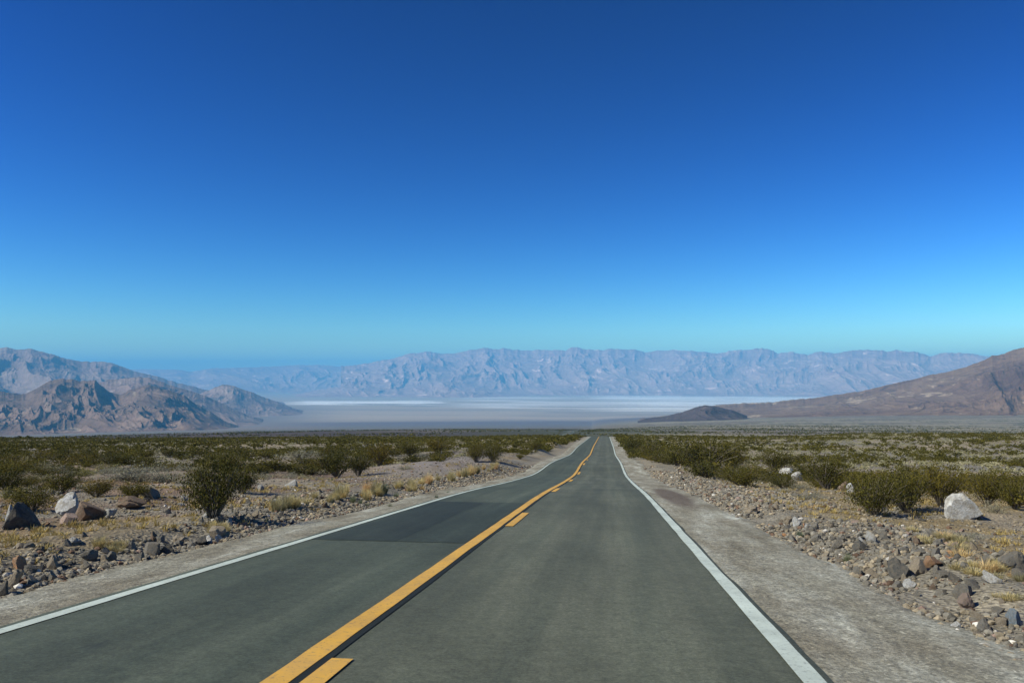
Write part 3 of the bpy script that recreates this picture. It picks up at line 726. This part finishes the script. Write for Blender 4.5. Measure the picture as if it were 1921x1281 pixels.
# ------------------------------------------------------------------ landmark rocks (x0, x1, y0, y1 in the photograph)
RK = [
 (107, 150, 930, 968, 'white', 'pale grey-white angular boulder behind the left verge', 'the pale grey boulder', 0),
 (15, 72, 952, 990, 'dark', 'dark teal boulder at the end of the boulder row behind the left verge', 'the dark teal boulder', 1),
 (11, 27, 953, 987, 'white', 'tall pale slab standing in for the pale side of the dark teal boulder', None, 7),  # separate stone added to stand in for the dark boulder's pale side
 (137, 188, 941, 976, 'brown', 'rust brown boulder beside the pale grey boulder', 'the rust brown boulder', 2),
 (115, 146, 966, 983, 'pink', 'pinkish stone leaning against the rust brown boulder', None, 3),
 (225, 268, 934, 953, 'brown', 'olive brown low boulder', 'the low olive boulder', 4),
 (265, 298, 915, 934, 'grey', 'rounded grey boulder behind the low olive boulder', None, 5),
 (194, 216, 956, 971, 'white', 'small white stone beside the rust brown boulder', None, 6),
 (172, 190, 960, 974, 'tan', 'cream stone between the rust boulder and the small white stone', None, 7),
 (395, 423, 988, 1010, 'tan', 'cream block below the tall lone bush', 'the cream block', 8),
 (415, 440, 974, 986, 'white', 'whitish stone at the foot of the tall lone bush', None, 9),
 (127, 152, 1008, 1020, 'white', 'flat white stone on the brown dirt', 'the flat white stone', 0),
 (362, 389, 1008, 1022, 'dark', 'dark flat stone near the cream block', None, 1),
 (300, 331, 1023, 1041, 'dark', 'black shadowed stone beside the far shoulder', 'the black shoulder stone', 2),
 (268, 305, 1018, 1042, 'grey', 'grey stone beside the black shadowed stone', None, 3),
 (153, 180, 1033, 1051, 'grey', 'dark sided grey stone in the verge berm', 'the dark-sided stone', 4),
 (25, 48, 1046, 1068, 'orange', 'upright orange-pink stone at the edge of the berm', 'the orange-pink stone', 5),
 (18, 36, 1073, 1102, 'tan', 'tan stone just nearer than the upright orange-pink stone', None, 6),
 (0, 16, 1092, 1118, 'dark', 'dark stone cut by the edge of view', None, 7),
 (340, 352, 930, 940, 'white', 'small white stone left of the tall lone bush stems', None, 8),
 (334, 347, 945, 950, 'white', 'thin white stone behind the stony verge', None, 8),
 (535, 560, 901, 914, 'white', 'white block on the red gravel patch', 'the white block', 9),
 (481, 496, 909, 921, 'white', 'white stone between the white block and the tall lone bush', None, 0),
 (912, 926, 889, 898, 'tan', 'pale stone at the bank by the straw grass', None, 1),
 (1774, 1830, 932, 973, 'white', 'big white boulder in front of the creosote clump', 'the big white boulder', 5),
 (1460, 1490, 880, 894, 'white', 'largest white stone of the pile in front of the olive bush', None, 3),
 (1484, 1506, 886, 902, 'white', 'second white stone of the pile in front of the olive bush', None, 4),
 (1440, 1458, 885, 893, 'white', 'small white stone trailing from the white pile', None, 6),
 (1589, 1604, 908, 925, 'white', 'white stone under the hollow creosote bush', None, 5),
 (1573, 1592, 906, 922, 'brown', 'brown stone under the hollow creosote bush', None, 6),
 (1488, 1503, 972, 989, 'white', 'upright white stone beside the right shoulder', 'the upright white stone', 7),
 (1470, 1488, 970, 985, 'tan', 'tan stone next to the upright white stone', None, 8),
 (1738, 1768, 1045, 1064, 'orange', 'bright orange stone on the right verge', 'the orange stone', 9),
 (1669, 1703, 1051, 1086, 'dark', 'dark olive block with a black shadow beside the right shoulder', 'the dark olive block', 0),
 (1700, 1732, 1050, 1076, 'tan', 'tan block between the dark olive block and the orange stone', None, 1),
 (1848, 1878, 1077, 1094, 'white', 'white stone on the dry grass', 'the dry grass white stone', 2),
 (1790, 1820, 1098, 1120, 'grey', 'grey-tan stone below the orange stone', None, 3),
 (1798, 1824, 1117, 1140, 'pink', 'pinkish stone with a black shadow beside it', 'the pinkish stone', 4),
 (1888, 1914, 1148, 1174, 'blue-grey', 'blue-grey stone near the right edge of view', 'the blue-grey stone', 5),
 (1870, 1888, 1160, 1176, 'tan', 'cream stone beside the blue-grey stone', None, 6),
 (1785, 1800, 1168, 1180, 'white', 'small bright white stone at the shoulder edge', None, 7),
 (1398, 1421, 950, 966, 'tan', 'rounded tan stone beside the right shoulder', 'the rounded tan stone', 8),
 (1275, 1285, 894, 902, 'dark', 'small dark stone on the pale right bank', None, 9),
 (1560, 1580, 1010, 1030, 'grey', 'grey block beside a white chip on the right verge', None, 1),
 (1625, 1645, 1000, 1018, 'white', 'pointed white stone above the dark olive block', None, 2),
 (1600, 1622, 1018, 1034, 'dark', 'dark stone cluster lump left of the dark olive block', None, 3),
 (1880, 1921, 1040, 1070, 'grey', 'large grey stone on the dry grass bank', None, 4),
]
rtaken = []
for (x0, x1, y0, y1, c, lb, ph, v) in RK:
    x, y = P((x0 + x1) / 2, y1 - 1); d = math.hypot(x, y)
    w = (x1 - x0) / F_PX * d; h = (y1 - y0) / F_PX * d
    big = w > 0.45
    rock(x, y, w, h, c, lb, 'boulders and stones on the verges', 'boulder' if big else 'rock', 'boulder' if big else 'rock', 0.24, v)
    rtaken.append((x, y, w / 2))
    if ph: LAND.append((ph, x, y))
LAND += [('the grey gravel mound', -13.5, 66), ('the dark road patch', -5.5, 19), ('the straw grass band', -9.5, 60)]

# ------------------------------------------------------------------ wording for the many
ORD = ['closest', 'second closest', 'third closest', 'fourth closest', 'fifth closest', 'sixth closest', 'seventh closest', 'eighth closest', 'ninth closest', 'tenth closest', 'eleventh closest', 'twelfth closest']
def relate(x, y, L):
    lx, ly = L[1], L[2]
    d = math.hypot(x, y); dl = math.hypot(lx, ly)
    ddep = d - dl; dlat = (math.atan2(x, y) - math.atan2(lx, ly)) * d
    if abs(ddep) > abs(dlat): return 'beyond' if ddep > 0 else 'nearer than'
    if abs(lx) > 2.5: return 'roadward of' if abs(x) < abs(lx) else 'outward from'
    return 'beside'
def word_all(items, kindword):
    """items: dicts with x, y, adj; returns a label for each, singled out by its nearest landmark"""
    buckets = {}
    for it in items:
        cand = [L for L in LAND if (L[1] < -1.9) == (it['x'] < -1.9)]
        L = min(cand, key=lambda q: math.hypot((it['x'] - q[1]), (it['y'] - q[2]) * 0.7))
        rel = relate(it['x'], it['y'], L)
        it['d'] = math.hypot(it['x'] - L[1], it['y'] - L[2])
        buckets.setdefault((it['adj'], rel, L[0]), []).append(it)
    for (adj, rel, ph), its in buckets.items():
        its.sort(key=lambda q: q['d'])
        for k, it in enumerate(its):
            if len(its) == 1: it['label'] = f'{adj} {kindword} {rel} {ph}'
            elif k < len(ORD): it['label'] = f'{adj} {kindword}, {ORD[k]} {rel} {ph}'
            else: it['label'] = f'{adj} {kindword}, outlying, {rel} {ph}'
    return items

def in_view(x, y, margin=0.0):
    a = math.atan2(x, y) + YAW
    return abs(a) < 0.57 + margin

# ------------------------------------------------------------------ the field of bushes
def merged(protos, inst, leafonly=True, dx=0):
    Vs, Fs, nb = [], [], 0
    for (x, y, z, rx, ry, rzv, ang, k) in inst:
        p = protos[k % len(protos)]; V = p[0]; Fq = p[1]
        c, s = math.cos(ang), math.sin(ang)
        W = np.empty_like(V); W[:, 0] = (V[:, 0] * c - V[:, 1] * s) * rx + x; W[:, 1] = (V[:, 0] * s + V[:, 1] * c) * ry + y; W[:, 2] = V[:, 2] * rzv + z
        Vs.append(W); Fs.append(Fq + nb); nb += len(V)
    return np.concatenate(Vs), np.concatenate(Fs)

fr = np.random.default_rng(77)
cre, pal = [], []
cell = 1.95
for gy in np.arange(14, 372, cell):
    half = gy * 0.95 + 12
    gx = np.arange(-half, half * 0.78, cell)
    x = gx + fr.uniform(-0.5, 0.5, len(gx)) * cell * 1.1; y = np.full(len(gx), gy) + fr.uniform(-0.5, 0.5, len(gx)) * cell * 1.1
    nd = fbm(x / 11, y / 11, 3, 301); nf = fbm(x / 4.2, y / 4.2, 2, 305); u = fr.uniform(size=len(gx)); u2 = fr.uniform(size=len(gx)); u3 = fr.uniform(size=len(gx))
    for i in range(len(gx)):
        X, Y = float(x[i]), float(y[i])
        if abs(math.atan2(X, Y) + YAW) > 0.66: continue
        off = X + 1.87
        # verge limits: bushes keep off the stony strip
        if off > 0:
            lim = 8.6 if Y < 60 else (7.4 if Y < 100 else 5.4)
            if off < lim + 1.5 * (nf[i] - 0.5): continue
            dens = 0.46 + 0.06 * ss(26, 70, Y) + 0.06 * ss(90, 220, Y) - 0.5 * ss(0.47, 0.62, nd[i])
            if Y < 34: dens *= 0.6
            if off > 60: dens *= 0.86
            if Y < 160 and off < 14 and Y > 50: dens += 0.4
        else:
            lim = 9.5 if Y < 30 else (13 if Y < 90 else (8.5 if Y < 170 else 6.2))
            if -off < lim + 2 * (nf[i] - 0.5): continue
            if Y < 30 and -off < 14: continue
            dens = 0.40 + 0.26 * ss(28, 65, Y) + 0.06 * ss(90, 200, Y) - 0.4 * ss(0.48, 0.64, nd[i])
            if -off < 19 and 26 < Y < 60: dens *= 0.3
        if any((X - a) ** 2 + (Y - b) ** 2 < (c * 0.9 + 0.6) ** 2 for a, b, c in taken): continue
        if Y < 100 and any(abs(math.atan2(X, Y) - math.atan2(a, b)) * Y < c * 0.85 and b - 7 < Y < b for a, b, c in taken): continue
        if u[i] < dens:
            big = 0.6 + 0.9 * u2[i] ** 1.6
            rad = 0.62 * big + 0.25; h = (0.46 * big + 0.18) * (0.8 + 0.35 * u3[i])
            if off > 0 and off < 16: h *= 1.2; rad *= 1.1
            cre.append((X, Y, rad, h))
        elif u3[i] < (0.85 if off < 0 else 0.7) * (1 if Y > 22 else 0.5):
            pal.append((X, Y, 0.35 + 0.45 * u2[i], 0.16 + 0.24 * u2[i]))
# the hedge that follows the road on both sides
for Y in np.arange(62, 300, 1.25):
    for sd in (1, -1):
        if sd > 0: X = (3.9 if Y > 115 else 5.2) + abs(fr.normal()) * 1.0 + (1.8 if Y < 80 else 0)
        else:
            if Y < 120: continue
            X = -9.4 - abs(fr.normal()) * 1.2
        if any((X - a) ** 2 + (Y - b) ** 2 < (c + 0.4) ** 2 for a, b, c in taken): continue
        cre.append((X, Y, fr.uniform(0.7, 1.2), fr.uniform(0.65, 1.2)))
def prom(t): 
    d = math.hypot(t[0], t[1]); return t[3] * t[2] / (d * d)
def split(lst, nmax):
    vis = [t for t in lst if in_view(t[0], t[1], 0.01)]
    vis.sort(key=prom, reverse=True)
    top = set(id(t) for t in vis[:nmax])
    return [t for t in lst if id(t) in top], [t for t in lst if id(t) not in top]
cI, cM = split(cre, 262); pI, pM = split(pal, 110)
print('creosote', len(cre), 'pale', len(pal))
def adj_bush(t):
    s = 'big' if t[3] * t[2] > 1.15 else ('small' if t[3] * t[2] < 0.5 else 'medium')
    sh = 'spreading' if t[2] > 0.98 * t[3] else 'upright'
    return f'{s} {sh}'
its = [dict(x=t[0], y=t[1], t=t, adj=adj_bush(t)) for t in cI]
for it in word_all(its, 'creosote bush'):
    t = it['t']; near = math.hypot(t[0], t[1]) < 55
    bush('creosote_bush', t[0], t[1], t[2], t[3], it['label'], 'bush', 'creosote bushes beside the road', near, 'c')
its = [dict(x=t[0], y=t[1], t=t, adj=('broad pale dry' if t[2] > 0.55 else 'little pale dry')) for t in pI]
for it in word_all(its, 'shrub'):
    t = it['t']; near = math.hypot(t[0], t[1]) < 40
    bush('pale_shrub', t[0], t[1], t[2], t[3], it['label'], 'shrub', 'pale dry shrubs', near, 'p')
def insts(lst, thr0, thr1):
    out = []
    for (x, y, a, b) in lst:
        d = math.hypot(x, y)
        if thr0 <= d < thr1: out.append((x, y, None, a, a, b, fr.uniform(0, 6.28), int(fr.integers(0, 99))))
    z = ground(np.array([q[0] for q in out]), np.array([q[1] for q in out])) if out else []
    return [(q[0], q[1], float(zz) - 0.03) + q[3:] for q, zz in zip(out, z)]
def cat_mesh(parts):
    Vs, Fs, nb = [], [], 0
    for V, Fq in parts: Vs.append(V); Fs.append(Fq + nb); nb += len(V)
    return np.concatenate(Vs), np.concatenate(Fs)
parts = []
for pr, a, b in ((CREO_MID, 0, 75), (CREO_F1, 75, 140), (CREO_F2, 140, 500)):
    ii = insts(cM, a, b)
    if ii: parts.append(merged(pr, ii))
V, Fq = cat_mesh(parts)
tag(obj('creosote_scrub', mesh_np('creosote_scrub', V, Fq, M_creo_far, smooth=False)), 'mass of dark green creosote scrub reaching to the crest of the plain', 'scrub', kind='stuff')
V, Fq = merged(PALE_F, [(q[0], q[1], q[2], q[3], q[4], q[5] / 0.6, q[6], q[7]) for q in insts(pM, 0, 500)])
tag(obj('pale_scrub', mesh_np('pale_scrub', V, Fq, M_pale_far, smooth=False)), 'low pale dry scrub between the green bushes', 'scrub', kind='stuff')

# tiny bushes dotted over the plain beyond the crest
n = 34000
rr_ = np.sqrt(fr.uniform(380 ** 2, 2600 ** 2, n)); aa = fr.uniform(-0.75, 0.52, n)
x = rr_ * np.sin(aa); y = rr_ * np.cos(aa)
keep = (fbm(x / 90, y / 90, 3, 401) > np.where(aa + YAW > 0.05, 0.42, 0.52)) & (fr.uniform(size=n) < np.clip(1500 / rr_, 0, 1)) & (np.abs(x - xc(y) + 1.87) > 9)
x, y = x[keep], y[keep]; z = ground(x, y)
FARP = [mkb(450 + i, nst=4, per=3, leaf=0.75, fork=1, spread=0.15) for i in range(6)]
V, Fq = merged(FARP, [(float(a), float(b), float(c), s, s, s * 0.9, fr.uniform(0, 6.28), int(fr.integers(0, 99))) for a, b, c, s in zip(x, y, z, fr.uniform(0.7, 1.5, len(x)))])
tag(obj('far_scrub', mesh_np('far_scrub', V, Fq, M_creo_far, smooth=False)), 'tiny dark bushes dotted over the plain below the crest', 'scrub', kind='stuff')

# ------------------------------------------------------------------ stones
TONES = {'grey': (0.25, 0.235, 0.195), 'tan': (0.34, 0.29, 0.205), 'dark': (0.10, 0.095, 0.08), 'brown': (0.17, 0.11, 0.075), 'white': (0.66, 0.64, 0.58), 'orange': (0.5, 0.28, 0.14), 'pink': (0.36, 0.26, 0.21)}
TK = list(TONES); TP = np.array([0.52, 0.335, 0.045, 0.06, 0.02, 0.002, 0.018]); TP = TP / TP.sum()
st = []
sr = np.random.default_rng(88)
def scatter(n, y0, y1, o0, o1, smin, smax, pw, sd):
    Y = y0 * (y1 / y0) ** sr.uniform(size=n)
    e = sr.uniform(size=n)
    O = o0 + (o1 - o0) * e
    nz = 0.55 * fbm(O / 1.3 + 40, Y / 2.0, 3, 501 + sd) + 0.45 * fbm(O / 4, Y / 7, 2, 511 + sd)
    s = smin + (smax - smin) * sr.uniform(size=n) ** pw
    for i in range(n):
        if nz[i] < 0.40 + 0.16 * e[i]: continue
        st.append((sd * O[i] - 1.87, float(Y[i]), float(s[i])))
scatter(2600, 4.5, 60, 5.3, 8.6, 0.03, 0.22, 4.6, 1)
scatter(2000, 6, 90, 8.0, 14, 0.03, 0.19, 5, 1)
scatter(2600, 9, 70, 4.95, 8.6, 0.03, 0.22, 4.6, -1)
scatter(2600, 12, 90, 7.5, 17, 0.03, 0.2, 5.5, -1)
def clear(X, Y): return all((X - a) ** 2 + (Y - b) ** 2 > (c + 0.03) ** 2 for a, b, c in rtaken)
st = [(X, Y, s, TK[int(sr.choice(len(TK), p=TP))]) for (X, Y, s) in st if clear(X, Y)]
vis = sorted([t for t in st if in_view(t[0], t[1]) and math.hypot(t[0], t[1]) > 6.2], key=lambda t: t[2] / math.hypot(t[0], t[1]), reverse=True)
top = vis[:250]; ids = set(id(t) for t in top); rest = [t for t in st if id(t) not in ids]
its = []
for t in top:
    size = 'large' if t[2] > 0.2 else ('small' if t[2] < 0.12 else 'middling')
    its.append(dict(x=t[0], y=t[1], t=t, adj=f'{size} {t[3]}'))
for it in word_all(its, 'stone'):
    t = it['t']; rock(t[0], t[1], t[2] * 0.9, t[2] * sr.uniform(0.45, 0.85), t[3], it['label'], sink=0.4)
# loose gravel as one mass
def pebbles(lst, name, label):
    Vs, Fs, Cs, nb = [], [], [], 0
    xs = np.array([q[0] for q in lst]); ys = np.array([q[1] for q in lst]); zs = ground(xs, ys)
    for (q, z) in zip(lst, zs):
        p = PEBS[int(sr.integers(len(PEBS)))]; a = sr.uniform(0, 6.28); c, s = math.cos(a), math.sin(a); h = q[2] / 2
        V = p[0]; W = np.stack([(V[:, 0] * c - V[:, 1] * s) * h + q[0], (V[:, 0] * s + V[:, 1] * c) * h * 0.85 + q[1], V[:, 2] * h * 0.8 + z + h * 0.3], 1)
        Vs.append(W); Fs.append(p[1] + nb); nb += len(V)
        Cs.append(np.tile(np.array(TONES[q[3]]) * np.array([0.9, 0.86, 0.80]) * sr.uniform(0.65, 1.25), (len(V), 1)))
    me = mesh_np(name, np.concatenate(Vs), np.concatenate(Fs), M_gravel, smooth=False, attrs={'tone': np.concatenate(Cs)})
    tag(obj(name, me), label, 'gravel', kind='stuff')
small = []
def scat2(n, y0, y1, o0, o1, smin, smax, sd, seed, thr=0.4):
    Y = y0 * (y1 / y0) ** sr.uniform(size=n); e = sr.uniform(size=n) ** 1.15; O = o0 + (o1 - o0) * e
    nz = 0.55 * fbm(O / 0.9, Y / 1.4, 3, seed) + 0.45 * fbm(O / 3.5, Y / 7, 2, seed + 3); s = smin + (smax - smin) * sr.uniform(size=n) ** 3.2; s = s * (1 + Y / 45) * 1.1
    ks = sr.choice(len(TK), p=TP, size=n)
    for i in range(n):
        if nz[i] < thr * (0.85 + 0.6 * e[i]): continue
        small.append((sd * O[i] - 1.87, float(Y[i]), float(s[i]), TK[int(ks[i])]))
scat2(22000, 4.0, 75, 5.15, 8.8, 0.02, 0.085, 1, 601, 0.40)
scat2(9000, 6, 85, 8, 17, 0.02, 0.08, 1, 603)
scat2(17000, 8, 75, 4.75, 8.5, 0.02, 0.085, -1, 605, 0.40)
scat2(9000, 11, 100, 8, 24, 0.02, 0.08, -1, 607, 0.45)
scat2(9000, 3.6, 34, 3.62, 5.4, 0.008, 0.026, 1, 609, 0.36)
scat2(3000, 7, 34, 3.78, 4.9, 0.010, 0.03, -1, 611, 0.36)
pebbles(rest + small, 'gravel', 'loose angular gravel and small stones covering both verges')

# ------------------------------------------------------------------ dry grass
tl = []
def tuft(px, py, wpx, hpx, mat=None, label=None, adj='straw yellow'):
    x, y = P(px, py); d = math.hypot(x, y)
    tl.append(dict(x=x, y=y, r=wpx / F_PX * d / 2, h=hpx / F_PX * d, mat=mat, label=label, adj=adj, fixed=label is not None))
tuft(637, 932, 40, 26, None, 'green-yellow grass tuft at the end of the straw band'); tuft(720, 926, 34, 24, M_green, 'round olive tuft in the straw grass band')
tuft(743, 934, 18, 13, M_green, 'small grey-green herb just nearer than the round olive tuft'); tuft(662, 943, 24, 16, M_green, 'grey-green herb mat beside the far shoulder'); tuft(676, 947, 18, 12, M_green, 'low green herb beside the grey-green mat')
tuft(732, 953, 14, 11, M_green, 'lone green herb at the edge of the far shoulder'); tuft(819, 936, 12, 10, M_green, 'tiny green herb standing on the far shoulder'); tuft(840, 926, 9, 7, M_green, 'tiniest green herb on the far shoulder')
tuft(688, 950, 14, 9, M_green, 'dark little herb on the loose gravel by the far shoulder')
tuft(1500, 1008, 26, 14, M_green, 'grey-green herb at the edge of the right shoulder'); tuft(1590, 1055, 30, 18, M_green, 'grey-green herb among grey stones on the right verge')
tr_ = random.Random(9)
def band(n, x0, x1, y0, y1, w, h, slope=0.0, adj='straw yellow'):
    for _ in range(n):
        px = tr_.uniform(x0, x1); py = tr_.uniform(y0, y1) + (px - x0) * slope
        k = tr_.uniform(0.7, 1.3); tuft(px, py, w * k, h * k, adj=adj)
band(16, 790, 905, 906, 914, 26, 17, -0.17); band(12, 742, 792, 914, 925, 26, 15, -0.1); band(12, 678, 716, 924, 940, 28, 19, -0.05)
band(12, 505, 575, 950, 962, 32, 22, -0.1); band(8, 590, 650, 934, 946, 26, 18, -0.1); band(7, 905, 935, 880, 888, 16, 10, -0.2)
band(7, 395, 425, 990, 1000, 26, 16, 0, 'pale straw'); band(8, 180, 230, 1025, 1045, 34, 18, 0, 'sparse straw')
band(14, 1700, 1915, 985, 1020, 46, 14, 0.25, 'flattened yellow'); band(12, 1780, 1918, 1040, 1075, 55, 17, 0.2, 'flattened yellow'); band(3, 1870, 1920, 1095, 1130, 50, 11, 0.0, 'flattened yellow')
word_all([t for t in tl if not t['fixed']], 'grass tuft')
for t in tl:
    nm = 'green_herb' if t['mat'] else 'dry_grass_tuft'
    o = obj(nm, ME_T[tr_.randrange(5)])
    if t['mat']: o.material_slots[0].link = 'OBJECT'; o.material_slots[0].material = t['mat']
    o.location = (t['x'], t['y'], zg(t['x'], t['y']) - 0.02); o.rotation_euler = (0, 0, tr_.uniform(0, 6.28)); o.scale = (t['r'] * 0.95, t['r'] * 0.95, t['h'] * 1.05)
    tag(o, t['label'], 'herb' if t['mat'] else 'grass tuft', 'herbs by the shoulders' if t['mat'] else 'dry grass tufts on the verges')
# sparse short dry grass spread thinly over both banks
gi = []
TS_ = [tuft_np(np.random.default_rng(700 + i), 22, 0.05, 1.0, 0.7) for i in range(6)]
N = 9500
Y = 7 * (70 / 7) ** fr.uniform(size=N); sd = np.where(fr.uniform(size=N) < 0.5, 1, -1); O = np.where(sd > 0, 6.6, 5.6) + fr.uniform(size=N) ** 0.9 * np.where(sd > 0, 12, 14)
X = sd * O - 1.87; nz = fbm(X / 1.8, Y / 2.6, 3, 801); kp = nz > 0.51
X, Y = X[kp], Y[kp]; Z = ground(X, Y)
for a, b, c in zip(X, Y, Z): gi.append((float(a), float(b), float(c) - 0.01, 0.14, 0.14, fr.uniform(0.06, 0.16), fr.uniform(0, 6.28), int(fr.integers(99))))
V, Fq = merged(TS_, gi)
tag(obj('dry_grass', mesh_np('dry_grass', V, Fq, M_straw_far, smooth=False)), 'thin short dry grass growing among the verge stones', 'grass', kind='stuff')

# ------------------------------------------------------------------ air
HZ = (-47000.0, 47000.0, -42500.0, 52000.0, -620.0, ZTOP + 60)
x0, x1, y0, y1, z0, z1 = HZ
hv = np.array([(x, y, z) for x in (x0, x1) for y in (y0, y1) for z in (z0, z1)])
hf = np.array([(0, 1, 3, 2), (4, 6, 7, 5), (0, 4, 5, 1), (2, 3, 7, 6), (0, 2, 6, 4), (1, 5, 7, 3)])
hm = bpy.data.materials.new('haze_air'); hm.use_nodes = True; ht = hm.node_tree; ht.nodes.remove(ht.nodes['Principled BSDF'])
pv = ht.nodes.new('ShaderNodeVolumePrincipled'); pv.inputs['Color'].default_value = (0.155, 0.60, 1.0, 1); pv.inputs['Density'].default_value = 4.8e-5; pv.inputs['Anisotropy'].default_value = 0.0
ht.links.new(pv.outputs[0], ht.nodes['Material Output'].inputs['Volume'])
tag(obj('haze', mesh_np('haze', hv, hf, hm, smooth=False)), 'thin blue desert haze over the valley', 'haze', kind='stuff')

# ------------------------------------------------------------------ light, sky, camera
SUN_EL = R(39); SUN_DIR = Vector((-0.90 * math.cos(SUN_EL), -0.436 * math.cos(SUN_EL), math.sin(SUN_EL)))
sun = bpy.data.lights.new('sun', 'SUN'); sun.energy = 5.0; sun.angle = R(0.5); sun.color = (1.0, 0.97, 0.82)
so = bpy.data.objects.new('sun', sun); COL.objects.link(so); so.rotation_euler = SUN_DIR.to_track_quat('Z', 'Y').to_euler(); so.location = (-30, -20, 60)
w = bpy.data.worlds.new('World'); C.world = w; w.use_nodes = True
nt = w.node_tree; bg = nt.nodes['Background']
sk = nt.nodes.new('ShaderNodeTexSky'); sk.sky_type = 'NISHITA'; sk.sun_disc = False; sk.sun_elevation = SUN_EL
sk.sun_rotation = math.atan2(SUN_DIR.x, SUN_DIR.y); sk.altitude = 600; sk.air_density = 1.0; sk.dust_density = 0.3; sk.ozone_density = 2.0
hs = nt.nodes.new('ShaderNodeHueSaturation'); hs.inputs['Saturation'].default_value = 1.3
gm = nt.nodes.new('ShaderNodeGamma'); gm.inputs['Gamma'].default_value = 2.25
def vmul(v):
    n = nt.nodes.new('ShaderNodeVectorMath'); n.operation = 'MULTIPLY'; n.inputs[1].default_value = v; return n
m1 = vmul((0.08, 0.08, 0.08)); m2 = vmul((34.0, 37.0, 39.0))
nt.links.new(sk.outputs[0], hs.inputs['Color']); nt.links.new(hs.outputs[0], m1.inputs[0]); nt.links.new(m1.outputs[0], gm.inputs[0])
nt.links.new(gm.outputs[0], m2.inputs[0]); nt.links.new(m2.outputs[0], bg.inputs['Color'])
bg.inputs['Strength'].default_value = 0.1

cam = bpy.data.cameras.new('camera'); co = bpy.data.objects.new('camera', cam); COL.objects.link(co); C.camera = co
cam.sensor_width = 36; cam.lens = F_PX / 1921 * 36; cam.clip_start = 0.1; cam.clip_end = 200000
co.location = (0, 0, EYE); co.rotation_euler = (math.pi / 2 + PITCH, 0, YAW)

C.view_settings.view_transform = 'Standard'; C.view_settings.look = 'None'; C.view_settings.gamma = 1; C.view_settings.exposure = 0.15
C.cycles.use_denoising = True
C.cycles.max_bounces = 5; C.cycles.diffuse_bounces = 3; C.cycles.glossy_bounces = 2; C.cycles.transmission_bounces = 2; C.cycles.volume_bounces = 1; C.cycles.transparent_max_bounces = 4
